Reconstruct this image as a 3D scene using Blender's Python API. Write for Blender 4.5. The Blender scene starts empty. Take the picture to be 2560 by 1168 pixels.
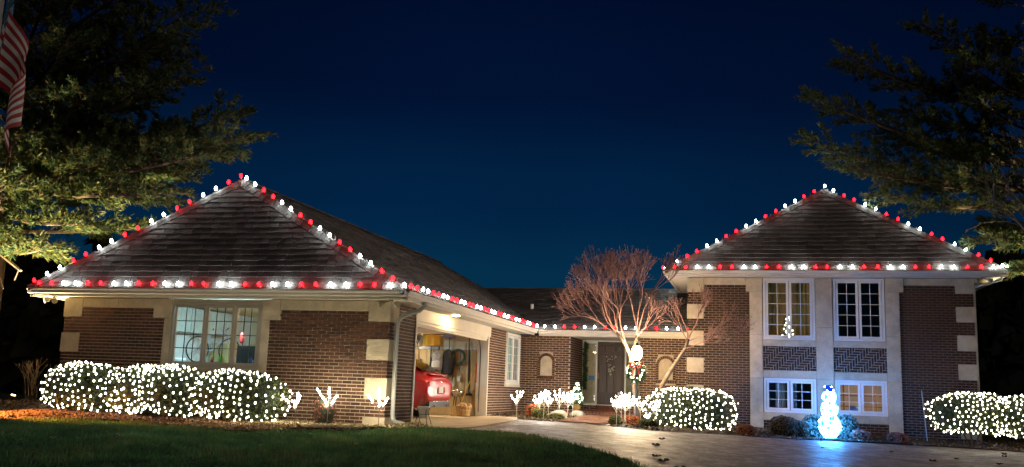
import bpy, math, random
from mathutils import Vector, Matrix, noise
from mathutils.geometry import delaunay_2d_cdt

random.seed(7)
scene = bpy.context.scene
COL = scene.collection

# ---------------------------------------------------------------- camera
CX, CY, CZ = 6.9649, -16.7949, 0.648
YAW, PITCH, ROLL = 0.2649, 0.1654, 0.0354
_r = Vector((math.cos(YAW), math.sin(YAW), 0)); _h = Vector((-math.sin(YAW), math.cos(YAW), 0)); _z = Vector((0, 0, 1))
_f = _h * math.cos(PITCH) + _z * math.sin(PITCH); _u = _z * math.cos(PITCH) - _h * math.sin(PITCH)
_R = _r * math.cos(ROLL) + _u * math.sin(ROLL); _U = _u * math.cos(ROLL) - _r * math.sin(ROLL)
cam_d = bpy.data.cameras.new('camera'); cam = bpy.data.objects.new('camera', cam_d); COL.objects.link(cam)
cam_d.sensor_width = 36; cam_d.lens = 36 * 2309.87 / 2560; cam_d.clip_end = 2000; cam_d.clip_start = 0.05
cam.matrix_world = Matrix(((_R.x, _U.x, -_f.x, CX), (_R.y, _U.y, -_f.y, CY), (_R.z, _U.z, -_f.z, CZ), (0, 0, 0, 1)))
scene.camera = cam

# ---------------------------------------------------------------- night sky
world = bpy.data.worlds.new('World'); scene.world = world; world.use_nodes = True
wn = world.node_tree; wn.nodes.clear()
tc = wn.nodes.new('ShaderNodeTexCoord'); sx = wn.nodes.new('ShaderNodeSeparateXYZ')
rp = wn.nodes.new('ShaderNodeValToRGB'); bg = wn.nodes.new('ShaderNodeBackground'); wo = wn.nodes.new('ShaderNodeOutputWorld')
wn.links.new(tc.outputs['Generated'], sx.inputs[0]); wn.links.new(sx.outputs['Z'], rp.inputs[0])
cr_ = rp.color_ramp; cr_.interpolation = 'EASE'
for pos, c in ((0.0, (0.0016, 0.031, 0.066)), (0.10, (0.0012, 0.030, 0.072)), (0.20, (0.0006, 0.0155, 0.054)), (0.32, (0.0004, 0.0056, 0.029)), (0.5, (0.0003, 0.0024, 0.017)), (1.0, (0.0003, 0.0022, 0.015))):
    e = cr_.elements[0] if pos == 0 else (cr_.elements[-1] if pos == 1 else cr_.elements.new(pos))
    e.position = pos; e.color = (*c, 1)
bg.inputs[1].default_value = 1.0
_gd = wn.nodes.new('ShaderNodeVectorMath'); _gd.operation = 'DOT_PRODUCT'; _gd.inputs[1].default_value = Vector((-0.22, 0.96, 0.12)).normalized()   # town glow beyond the house
_gm = wn.nodes.new('ShaderNodeMapRange'); _gm.inputs[1].default_value = 0.72; _gm.inputs[2].default_value = 1.0; _gm.inputs[3].default_value = 0.22; _gm.inputs[4].default_value = 1.04
_gn = wn.nodes.new('ShaderNodeTexNoise'); _gn.inputs['Scale'].default_value = 2.2; _gn.inputs['Detail'].default_value = 4
_ga = wn.nodes.new('ShaderNodeMapRange'); _ga.inputs[1].default_value = 0.3; _ga.inputs[2].default_value = 0.7; _ga.inputs[3].default_value = 0.86; _ga.inputs[4].default_value = 1.14
_gp = wn.nodes.new('ShaderNodeMath'); _gp.operation = 'MULTIPLY'
wn.links.new(tc.outputs['Generated'], _gd.inputs[0]); wn.links.new(_gd.outputs['Value'], _gm.inputs[0]); wn.links.new(tc.outputs['Generated'], _gn.inputs['Vector']); wn.links.new(_gn.outputs['Fac'], _ga.inputs[0]); wn.links.new(_gm.outputs[0], _gp.inputs[0]); wn.links.new(_ga.outputs[0], _gp.inputs[1]); wn.links.new(_gp.outputs[0], bg.inputs[1])
wn.links.new(rp.outputs[0], bg.inputs[0]); wn.links.new(bg.outputs[0], wo.inputs[0])

# the one weak far light from the street side
sun_d = bpy.data.lights.new('street_glow', 'SUN'); sun_d.energy = 0.24; sun_d.angle = math.radians(14); sun_d.color = (1.0, 0.84, 0.70)
sun = bpy.data.objects.new('street_glow', sun_d); COL.objects.link(sun)
_sd = Vector((-0.5, 1.0, -0.50)).normalized()
sun.rotation_euler = (-_sd).to_track_quat('Z', 'Y').to_euler()

vs = scene.view_settings; vs.view_transform = 'Standard'; vs.look = 'None'; vs.gamma = 1.0; vs.exposure = 0.0; vs.use_curve_mapping = False
scene.cycles.use_denoising = True
scene.cycles.max_bounces = 6; scene.cycles.diffuse_bounces = 3; scene.cycles.glossy_bounces = 3; scene.cycles.transmission_bounces = 4
scene.cycles.transparent_max_bounces = 12; scene.cycles.sample_clamp_indirect = 4.0; scene.cycles.sample_clamp_direct = 40.0
scene.cycles.caustics_reflective = False; scene.cycles.caustics_refractive = False

# ---------------------------------------------------------------- materials
MATS = {}
def _nt(name):
    m = bpy.data.materials.new(name); m.use_nodes = True; t = m.node_tree
    return m, t, t.nodes['Principled BSDF']
def mat(name, col, rough=0.75, var=0.18, scale=9.0, bump=0.0, bscale=None, metal=0.0, spec=0.4, two=None, stretch=None, sss=0.0):
    """principled, base colour broken up by two octaves of noise in object space"""
    if name in MATS: return MATS[name]
    m, t, b = _nt(name); L = t.links.new
    c = t.nodes.new('ShaderNodeTexCoord'); src = c.outputs['Object']
    if stretch:
        mp = t.nodes.new('ShaderNodeMapping'); mp.inputs['Scale'].default_value = stretch; L(src, mp.inputs[0]); src = mp.outputs[0]
    n = t.nodes.new('ShaderNodeTexNoise'); n.inputs['Scale'].default_value = scale; n.inputs['Detail'].default_value = 6; n.inputs['Roughness'].default_value = 0.65
    L(src, n.inputs['Vector'])
    r = t.nodes.new('ShaderNodeValToRGB'); e = r.color_ramp.elements
    e[0].position, e[1].position = 0.3, 0.7
    lo = tuple(max(0, x * (1 - var)) for x in col); hi = tuple(min(1, x * (1 + var)) for x in (two or col))
    e[0].color = (*lo, 1); e[1].color = (*hi, 1)
    L(n.outputs['Fac'], r.inputs[0]); L(r.outputs[0], b.inputs['Base Color'])
    b.inputs['Roughness'].default_value = rough; b.inputs['Metallic'].default_value = metal; b.inputs['Specular IOR Level'].default_value = spec
    if bump:
        n2 = t.nodes.new('ShaderNodeTexNoise'); n2.inputs['Scale'].default_value = bscale or scale * 5; n2.inputs['Detail'].default_value = 5; L(src, n2.inputs['Vector'])
        bp = t.nodes.new('ShaderNodeBump'); bp.inputs['Strength'].default_value = bump; bp.inputs['Distance'].default_value = 0.02
        L(n2.outputs['Fac'], bp.inputs['Height']); L(bp.outputs[0], b.inputs['Normal'])
    MATS[name] = m; return m
def toned(name, cols, rough=0.8, scale=14.0, use_attr=True, bump=0.3, spec=0.3, var=0.22, trans=0.0):
    """each piece takes its own tone from the palette: 'tone' attribute in joined meshes, object random in single pieces"""
    if name in MATS: return MATS[name]
    m, t, b = _nt(name); L = t.links.new
    if use_attr:
        a = t.nodes.new('ShaderNodeAttribute'); a.attribute_name = 'tone'; fac = a.outputs['Fac']
    else:
        a = t.nodes.new('ShaderNodeObjectInfo'); fac = a.outputs['Random']
    r = t.nodes.new('ShaderNodeValToRGB'); el = r.color_ramp.elements
    for i, c in enumerate(cols):
        p = i / (len(cols) - 1); e = el[0] if i == 0 else (el[-1] if i == len(cols) - 1 else el.new(p)); e.position = p; e.color = (*c, 1)
    L(fac, r.inputs[0])
    c = t.nodes.new('ShaderNodeTexCoord'); g = t.nodes.new('ShaderNodeNewGeometry')
    n = t.nodes.new('ShaderNodeTexNoise'); n.inputs['Scale'].default_value = scale; n.inputs['Detail'].default_value = 5; L(g.outputs['Position'], n.inputs['Vector'])
    mr = t.nodes.new('ShaderNodeMapRange'); mr.inputs[1].default_value = 0.25; mr.inputs[2].default_value = 0.75; mr.inputs[3].default_value = 1 - var; mr.inputs[4].default_value = 1 + var
    L(n.outputs['Fac'], mr.inputs[0])
    mx = t.nodes.new('ShaderNodeMix'); mx.data_type = 'RGBA'; mx.blend_type = 'MULTIPLY'; mx.inputs[0].default_value = 1.0
    nb = t.nodes.new('ShaderNodeTexNoise'); nb.inputs['Scale'].default_value = 1.3; nb.inputs['Detail'].default_value = 3; L(g.outputs['Position'], nb.inputs['Vector'])
    mq = t.nodes.new('ShaderNodeMapRange'); mq.inputs[1].default_value = 0.3; mq.inputs[2].default_value = 0.7; mq.inputs[3].default_value = 0.74; mq.inputs[4].default_value = 1.26; L(nb.outputs['Fac'], mq.inputs[0])
    mm_ = t.nodes.new('ShaderNodeMath'); mm_.operation = 'MULTIPLY'; L(mr.outputs[0], mm_.inputs[0]); L(mq.outputs[0], mm_.inputs[1]); mr = mm_
    L(r.outputs[0], mx.inputs['A']); L(mr.outputs[0], mx.inputs['B']); L(mx.outputs['Result'], b.inputs['Base Color'])
    b.inputs['Roughness'].default_value = rough; b.inputs['Specular IOR Level'].default_value = spec
    if trans:
        tl = t.nodes.new('ShaderNodeBsdfTranslucent'); L(mx.outputs['Result'], tl.inputs[0]); ms = t.nodes.new('ShaderNodeMixShader'); ms.inputs[0].default_value = trans
        L(b.outputs[0], ms.inputs[1]); L(tl.outputs[0], ms.inputs[2]); L(ms.outputs[0], t.nodes['Material Output'].inputs[0])
    if bump:
        n2 = t.nodes.new('ShaderNodeTexNoise'); n2.inputs['Scale'].default_value = scale * 9; L(g.outputs['Position'], n2.inputs['Vector'])
        bp = t.nodes.new('ShaderNodeBump'); bp.inputs['Strength'].default_value = bump; bp.inputs['Distance'].default_value = 0.01
        L(n2.outputs['Fac'], bp.inputs['Height']); L(bp.outputs[0], b.inputs['Normal'])
    MATS[name] = m; return m
def emit(name, col, strength):
    if name in MATS: return MATS[name]
    m = bpy.data.materials.new(name); m.use_nodes = True; t = m.node_tree; t.nodes.clear()
    e = t.nodes.new('ShaderNodeEmission'); o = t.nodes.new('ShaderNodeOutputMaterial')
    e.inputs[0].default_value = (*col, 1); e.inputs[1].default_value = strength; t.links.new(e.outputs[0], o.inputs[0])
    MATS[name] = m; return m
def glass(name, tint=(1, 1, 1), refl=0.10):
    if name in MATS: return MATS[name]
    m = bpy.data.materials.new(name); m.use_nodes = True; t = m.node_tree; t.nodes.clear(); L = t.links.new
    a = t.nodes.new('ShaderNodeBsdfTransparent'); a.inputs[0].default_value = (*tint, 1)
    g = t.nodes.new('ShaderNodeBsdfGlossy'); g.inputs['Roughness'].default_value = 0.03
    x = t.nodes.new('ShaderNodeMixShader'); x.inputs[0].default_value = refl; o = t.nodes.new('ShaderNodeOutputMaterial')
    L(a.outputs[0], x.inputs[1]); L(g.outputs[0], x.inputs[2]); L(x.outputs[0], o.inputs[0]); MATS[name] = m; return m

BRICKS = [(0.76 * q_[0], 0.64 * q_[1], 0.54 * q_[2]) for q_ in [(0.055, 0.034, 0.030), (0.105, 0.055, 0.040), (0.135, 0.068, 0.046), (0.090, 0.050, 0.040), (0.165, 0.085, 0.056), (0.120, 0.062, 0.044), (0.070, 0.043, 0.037), (0.150, 0.075, 0.05)]]
m_brick = toned('brick_faces', BRICKS, 0.85); m_brick1 = toned('brick_face_single', BRICKS, 0.85, use_attr=False)
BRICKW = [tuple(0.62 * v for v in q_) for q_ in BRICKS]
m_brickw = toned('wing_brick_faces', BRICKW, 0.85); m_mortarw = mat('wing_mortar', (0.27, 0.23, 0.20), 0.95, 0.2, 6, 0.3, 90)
m_mortar = mat('mortar', (0.47, 0.40, 0.32), 0.95, 0.2, 6, 0.3, 90)
m_stone = mat('limestone', (0.49, 0.41, 0.30), 0.85, 0.26, 2.8, 0.3, 60)
SHN = [(.56 * q_[0], .60 * q_[1], .68 * q_[2]) for q_ in [(0.075, 0.066, 0.060), (0.14, 0.124, 0.11), (0.10, 0.088, 0.08), (0.19, 0.168, 0.148), (0.12, 0.105, 0.094), (0.16, 0.14, 0.125)]]
m_shin = toned('shingles', SHN, 0.9, 22); m_shin1 = toned('shingle_single', SHN, 0.9, 22, use_attr=False)
m_deck = mat('roof_felt', (0.035, 0.03, 0.03), 0.95)
m_trim = mat('painted_trim', (0.58, 0.53, 0.46), 0.55, 0.06, 4)
m_white = mat('white_vinyl', (0.70, 0.69, 0.66), 0.45, 0.05, 4)
m_pane = glass('window_glass', (0.93, 0.97, 0.98), 0.06)
m_dark = mat('dark_metal', (0.02, 0.02, 0.022), 0.45, 0.2, 20)
m_wire = mat('green_wire', (0.012, 0.022, 0.014), 0.6)
m_bw = emit('bulb_white_glow', (0.95, 1.0, 0.93), 150.0)
m_br = emit('bulb_red_glow', (1.0, 0.0022, 0.0040), 42.0)
m_mini = emit('mini_light_glow', (1.0, 0.91, 0.70), 16.0); m_mini2 = emit('mini_light_dim', (1.0, 0.88, 0.62), 6.0); m_mini3 = emit('mini_light_bright', (1.0, 0.94, 0.80), 34.0)
m_twigc = emit('court_twig_glow', (1.0, 0.93, 0.76), 125.0)
m_twig = emit('twig_light_glow', (1.0, 0.90, 0.62), 200.0)

# ---------------------------------------------------------------- mesh helpers
class MB:
    def __init__(s): s.v = []; s.f = []; s.t = []; s.tone = None
    def add(s, vs_, fs):
        n = len(s.v); s.v += [tuple(p) for p in vs_]; s.f += [tuple(i + n for i in f) for f in fs]
        if s.tone is not None: s.t += [s.tone] * len(fs)
    def hexa(s, p, back=True):           # 8 points: bottom ring 0-3, top ring 4-7
        fs = [(0, 3, 2, 1), (4, 5, 6, 7), (0, 1, 5, 4), (1, 2, 6, 5), (2, 3, 7, 6), (3, 0, 4, 7)]
        s.add(p, fs)
    def box(s, x0, x1, y0, y1, z0, z1):
        s.hexa([(x0, y0, z0), (x1, y0, z0), (x1, y1, z0), (x0, y1, z0), (x0, y0, z1), (x1, y0, z1), (x1, y1, z1), (x0, y1, z1)])
    def obox(s, c, a, b, d):             # centre and three half-axis vectors
        c, a, b, d = map(Vector, (c, a, b, d))
        s.hexa([c - a - b - d, c + a - b - d, c + a + b - d, c - a + b - d, c - a - b + d, c + a - b + d, c + a + b + d, c - a + b + d])
    def tube(s, pts, rad, n=7, cap=True):
        pts = [Vector(p) for p in pts]
        if not isinstance(rad, (list, tuple)): rad = [rad] * len(pts)
        ring = []; prev = None
        for i, p in enumerate(pts):
            d = (pts[min(i + 1, len(pts) - 1)] - pts[max(i - 1, 0)])
            d = d.normalized() if d.length > 1e-9 else Vector((0, 0, 1))
            if prev is None: a = d.orthogonal().normalized()
            else:
                a = prev - d * prev.dot(d); a = a.normalized() if a.length > 1e-6 else d.orthogonal().normalized()
            prev = a; b = d.cross(a); ring.append([p + (a * math.cos(6.28318 * k / n) + b * math.sin(6.28318 * k / n)) * rad[i] for k in range(n)])
        vs_ = [q for r_ in ring for q in r_]; fs = []
        for i in range(len(pts) - 1):
            for k in range(n): fs.append((i * n + k, i * n + (k + 1) % n, (i + 1) * n + (k + 1) % n, (i + 1) * n + k))
        if cap: fs.append(tuple(range(n - 1, -1, -1))); fs.append(tuple((len(pts) - 1) * n + k for k in range(n)))
        s.add(vs_, fs)
    def lathe(s, prof, c=(0, 0, 0), n=10, sx_=1, sy_=1):
        vs_ = []; fs = []
        for r_, z_ in prof:
            for k in range(n): vs_.append((c[0] + r_ * sx_ * math.cos(6.28318 * k / n), c[1] + r_ * sy_ * math.sin(6.28318 * k / n), c[2] + z_))
        for i in range(len(prof) - 1):
            for k in range(n): fs.append((i * n + k, i * n + (k + 1) % n, (i + 1) * n + (k + 1) % n, (i + 1) * n + k))
        fs.append(tuple(range(n - 1, -1, -1))); fs.append(tuple((len(prof) - 1) * n + k for k in range(n)))
        s.add(vs_, fs)
    def ball(s, c, r, n=8, m=6, sq=1.0):
        prof = [(r * max(0.02, math.sin(math.pi * i / m)), -r * sq * math.cos(math.pi * i / m)) for i in range(m + 1)]
        s.lathe(prof, c, n)
    def build(s, name, material, parent=None, smooth=False, off=None):
        me = bpy.data.meshes.new(name); w = Vector(off) if off is not None else woff(parent)
        if w.length > 0: vv = [(x - w.x, y - w.y, z - w.z) for x, y, z in s.v]
        else: vv = s.v
        me.from_pydata(vv, [], s.f)
        if material: me.materials.append(material)
        if s.t:
            a = me.attributes.new('tone', 'FLOAT', 'FACE'); a.data.foreach_set('value', s.t)
        if smooth: me.polygons.foreach_set('use_smooth', [True] * len(me.polygons))
        me.update()
        return link(name, me, parent)
def woff(p):
    w = Vector((0, 0, 0))
    while p is not None: w = w + p.location; p = p.parent
    return w
def link(name, data, parent=None, loc=None):
    o = bpy.data.objects.new(name, data); COL.objects.link(o)
    if parent is not None: o.parent = parent
    if loc is not None: o.location = Vector(loc) - woff(parent)
    return o
def thing(name, label, cat, loc=(0, 0, 0), group=None):
    o = link(name, None); o.location = loc; o['label'] = label; o['category'] = cat; o.empty_display_size = 0.2
    if group: o['group'] = group
    return o
def tag(o, label, cat, group=None):
    o['label'] = label; o['category'] = cat
    if group: o['group'] = group
    return o
def stuff(o, label=None):
    o['kind'] = 'stuff'
    if label: o['label'] = label
    return o
def struct(o, label=None):
    o['kind'] = 'structure'
    if label: o['label'] = label
    return o
class Frame:
    """a wall plane: origin, horizontal u, outward normal n"""
    def __init__(s, O, U, N): s.O, s.U, s.N = Vector(O), Vector(U), Vector(N)
    def p(s, u, d, z): return s.O + s.U * u + s.N * d + Vector((0, 0, z))
    def box(s, mb, u0, u1, d0, d1, z0, z1):
        q = s.p
        mb.hexa([q(u0, d1, z0), q(u1, d1, z0), q(u1, d0, z0), q(u0, d0, z0), q(u0, d1, z1), q(u1, d1, z1), q(u1, d0, z1), q(u0, d0, z1)])
    def stone(s, mb, u0, u1, d0, d1, z0, z1, b=0.008):   # dressed block with a chamfered face
        q = s.p
        mb.add([q(u0, d0, z0), q(u1, d0, z0), q(u1, d0, z1), q(u0, d0, z1), q(u0, d1 - b, z0), q(u1, d1 - b, z0), q(u1, d1 - b, z1), q(u0, d1 - b, z1),
                q(u0 + b, d1, z0 + b), q(u1 - b, d1, z0 + b), q(u1 - b, d1, z1 - b), q(u0 + b, d1, z1 - b)],
               [(0, 1, 5, 4), (1, 2, 6, 5), (2, 3, 7, 6), (3, 0, 4, 7), (4, 5, 9, 8), (5, 6, 10, 9), (6, 7, 11, 10), (7, 4, 8, 11), (8, 9, 10, 11)])
CRS = 0.0677
def sheet(name, poly, zf, lift, material, parent=None, step=0.5, uv=False):
    """ground-following sheet inside a polygon"""
    n = len(poly); xs = [p[0] for p in poly]; ys = [p[1] for p in poly]; pts = [Vector((x, y)) for x, y in poly]
    def inside(x, y):
        r_ = False; j = n - 1
        for i in range(n):
            if (ys[i] > y) != (ys[j] > y) and x < (xs[j] - xs[i]) * (y - ys[i]) / (ys[j] - ys[i]) + xs[i]: r_ = not r_
            j = i
        return r_
    x = min(xs) + step * 0.5
    while x < max(xs):
        y = min(ys) + step * 0.5
        while y < max(ys):
            if inside(x, y): pts.append(Vector((x, y)))
            y += step
        x += step
    r_ = delaunay_2d_cdt(pts, [(i, (i + 1) % n) for i in range(n)], [], 1, 1e-4)
    me = bpy.data.meshes.new(name); me.from_pydata([(p.x, p.y, zf(p.x, p.y) + lift) for p in r_[0]], [], [tuple(f) for f in r_[2]])
    me.materials.append(material); me.update()
    for pl in me.polygons:
        if pl.normal.z < 0: me.flip_normals(); break
    me.polygons.foreach_set('use_smooth', [True] * len(me.polygons))
    o = link(name, me, parent); o['_in'] = 0; del o['_in']
    return o, inside
def smooth_poly(pts, it=2, closed=True):
    for _ in range(it):
        q = []
        for i in range(len(pts)):
            a = pts[i]; b = pts[(i + 1) % len(pts)]
            q += [(a[0] * .75 + b[0] * .25, a[1] * .75 + b[1] * .25), (a[0] * .25 + b[0] * .75, a[1] * .25 + b[1] * .75)]
        pts = q
    return pts
# ================================================================ GROUND
def g(x, y):
    z = -0.18 + .011 * min(max(y - 1, 0), 10) - min(.25, .035 * max(0, x - 3.2))
    if y < -1.5: z -= 0.045 * (-1.5 - y) if y > -22 else 0.9225
    z += .2 * math.exp(-((x + 7.3) / 1.6) ** 2 - ((y + .7) / 1.1) ** 2)
    z -= .055 * min(max((x - 5.0) / 3, 0), 1) * min(max((9.4 - y) / 1.4, 0), 1)
    return z
def gl(x, y): return g(x, y) + 0.025 * noise.noise((x * 0.9, y * 0.9, 0)) + .012 * noise.noise((x * 3, y * 3, 4))
m_soil = mat('lawn_soil', (0.020, 0.030, 0.014), 0.95, 0.4, 5, 0.6, 40)
m_mulch = mat('bark_mulch', (0.055, 0.034, 0.022), 0.95, 0.45, 12, 0.9, 60)
def drive_mat():
    m, t, b = _nt('driveway_aggregate'); L = t.links.new; geo = t.nodes.new('ShaderNodeNewGeometry')
    def nz(sc, det=5, st=None):
        n = t.nodes.new('ShaderNodeTexNoise'); n.inputs['Scale'].default_value = sc; n.inputs['Detail'].default_value = det; n.inputs['Roughness'].default_value = .7; L(geo.outputs['Position'], n.inputs['Vector']); return n.outputs['Fac']
    def ramp(f, a, b_, c0, c1):
        r = t.nodes.new('ShaderNodeValToRGB'); e = r.color_ramp.elements; e[0].position, e[1].position = a, b_; e[0].color, e[1].color = (*c0, 1), (*c1, 1); L(f, r.inputs[0]); return r.outputs[0]
    def mixc(a, b_, mode, f):
        x = t.nodes.new('ShaderNodeMix'); x.data_type = 'RGBA'; x.blend_type = mode; x.inputs[0].default_value = f; L(a, x.inputs['A']); L(b_, x.inputs['B']); return x.outputs['Result']
    c1 = ramp(nz(1.1), .32, .68, (.072, .044, .028), (.185, .116, .074)); c2 = ramp(nz(16, 3), .35, .68, (.45, .45, .45), (1.5, 1.4, 1.3)); c3 = ramp(nz(55, 2), .38, .62, (.6, .6, .6), (1.4, 1.4, 1.4))
    L(mixc(mixc(c1, c2, 'MULTIPLY', 1.0), c3, 'MULTIPLY', 1.0), b.inputs['Base Color'])
    rr_ = t.nodes.new('ShaderNodeMapRange'); rr_.inputs[1].default_value = .35; rr_.inputs[2].default_value = .65; rr_.inputs[3].default_value = .34; rr_.inputs[4].default_value = .72; L(nz(3.2), rr_.inputs[0]); L(rr_.outputs[0], b.inputs['Roughness']); b.inputs['Specular IOR Level'].default_value = .5
    bp = t.nodes.new('ShaderNodeBump'); bp.inputs['Strength'].default_value = .9; bp.inputs['Distance'].default_value = .03; L(nz(9, 6), bp.inputs['Height']); L(bp.outputs[0], b.inputs['Normal']); return m
m_drive = drive_mat()
m_conc = mat('apron_concrete', (0.40, 0.31, 0.21), 0.7, 0.18, 2.2, 0.3, 60)
# far ground: fine near the house, coarse to the horizon
def axis():
    a = [-900, -500, -250, -120, -70, -45, -32, -25]; x = -20.0
    while x < 24: a.append(x); x += 0.5
    return a + [26, 30, 40, 60, 110, 250, 500, 900]
ax_ = axis(); gm = MB(); nx = len(ax_)
for yy in ax_:
    for xx in ax_: gm.v.append((xx, yy, gl(xx, yy) - 0.03 if abs(xx) < 200 and abs(yy) < 200 else -0.4))
for j in range(nx - 1):
    for i in range(nx - 1): gm.f.append((j * nx + i, j * nx + i + 1, (j + 1) * nx + i + 1, (j + 1) * nx + i))
struct(gm.build('ground', m_soil, None, True), 'dark lawn soil under the grass')
BORDER = [(-5.9, -3.1), (-5.4, -2.45), (-4.7, -2.1), (-3.7, -2.25), (-2.7, -2.55), (-1.4, -2.8), (-.5, -2.4), (.1, -1.97), (.5, -.95), (.85, .15)]
DEDGE = [(1.3, .42), (1.75, .40), (2.4, -.15), (3.2, -.9), (3.9, -1.65), (4.43, -2.25), (5.04, -3.05), (5.5, -4.0), (5.85, -6), (6.1, -9), (6.2, -16)]
LAWN = [(-20, -3.4), (-9, -3.3)] + BORDER + DEDGE + [(-20, -16)]
lawn, in_lawn = sheet('lawn', LAWN, gl, 0.0, m_soil, step=0.5); struct(lawn, 'short green winter lawn in front of the house')
BED = [(-9, -3.3)] + BORDER + [(.25, 1.3), (0.0, 1.4), (-.02, .02), (-7.48, .02), (-8.2, 1.2), (-9.8, 1.6), (-11, -1)]
bed, in_bed = sheet('mulch_bed', BED, lambda x, y: gl(x, y) + .02, 0.015, m_mulch, step=0.4); struct(bed, 'mulch and leaf bed below the garage front wall')
DTOP = [(20, 5.6), (14.5, 6.5), (12.8, 7.2), (12.0, 7.65), (10.98, 8.0), (9.8, 7.8), (8.6, 7.1), (7.8, 6.45), (7.0, 5.85), (6.3, 5.6), (5.5, 4.8), (4.7, 4.2), (3.6, 4.72), (2.2, 5.32), (1.15, 5.75), (.9, 6.6), (.02, 6.84)]
DRIVE = [(.02, 1.46), (.25, 1.2), (.85, .15)] + DEDGE + [(20, -16)] + DTOP
drive, in_drive = sheet('driveway', DRIVE, g, 0.012, m_drive, step=0.6); struct(drive, 'brown exposed aggregate driveway')
slabs = [[(.03, 1.0), (.7, .55), (1.32, .5), (1.42, 1.2), (1.4, 2.95), (.03, 2.95)], [(.03, 2.975), (1.4, 2.975), (1.3, 5.0), (.03, 5.0)], [(.03, 5.025), (1.3, 5.025), (1.12, 5.9), (.9, 6.75), (.03, 6.82)]]
for s_ in slabs:
    o, _ = sheet('concrete_slab', s_, g, 0.028, m_conc, drive, 0.5)
CBED = [(.02, 6.9), (.92, 6.65), (1.17, 5.78), (2.14, 5.38), (2.08, 10.2), (1.44, 10.64), (.02, 10.64)]
cbed, in_cbed = sheet('court_bed', CBED, lambda x, y: gl(x, y) + .02, 0.015, m_mulch, step=0.35); struct(cbed, 'dark planting bed beside the front walk')
RBED = [(3.56, 4.8), (4.7, 4.25), (5.5, 4.85), (6.3, 5.65), (7.0, 5.9), (7.8, 6.5), (8.6, 7.15), (9.8, 7.85), (10.98, 8.05), (12.0, 7.7), (12.8, 7.25), (14.5, 6.55), (20, 5.65), (20, 12), (12.4, 12), (12.36, 9.5), (5.0, 9.5), (5, 10.64), (3.52, 10.64)]
rbed, in_rbed = sheet('wing_bed', RBED, lambda x, y: gl(x, y) + .02, 0.015, m_mulch, step=0.4); struct(rbed, 'dark mulch bed along the two storey wing')
m_paver = toned('clay_pavers', [(0.20, 0.09, 0.055), (0.27, 0.125, 0.075), (0.16, 0.075, 0.05), (0.30, 0.15, 0.09)], 0.8)
walk, in_walk = sheet('front_walk', [(2.14, 5.32), (3.56, 4.74), (3.5, 10.15), (2.08, 10.2)], g, 0.02, m_mortar, step=0.5); struct(walk, 'red clay paver walk to the front door')
pv = MB(); rr = random.Random(3); j = 0; y = 4.8
while y < 10.1:
    x = 2.0 - (j % 2) * .1
    while x < 3.6:
        if in_walk(x + .02, y + .02) and in_walk(x + .18, y + .08):
            pv.tone = rr.random(); z = g(x, y) + .022; h = .014 + rr.random() * .006
            pv.box(x, x + .192, y, y + .092, z, z + h)
        x += .2
    y += .1; j += 1
stuff(pv.build('clay_paver', m_paver, walk))

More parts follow.
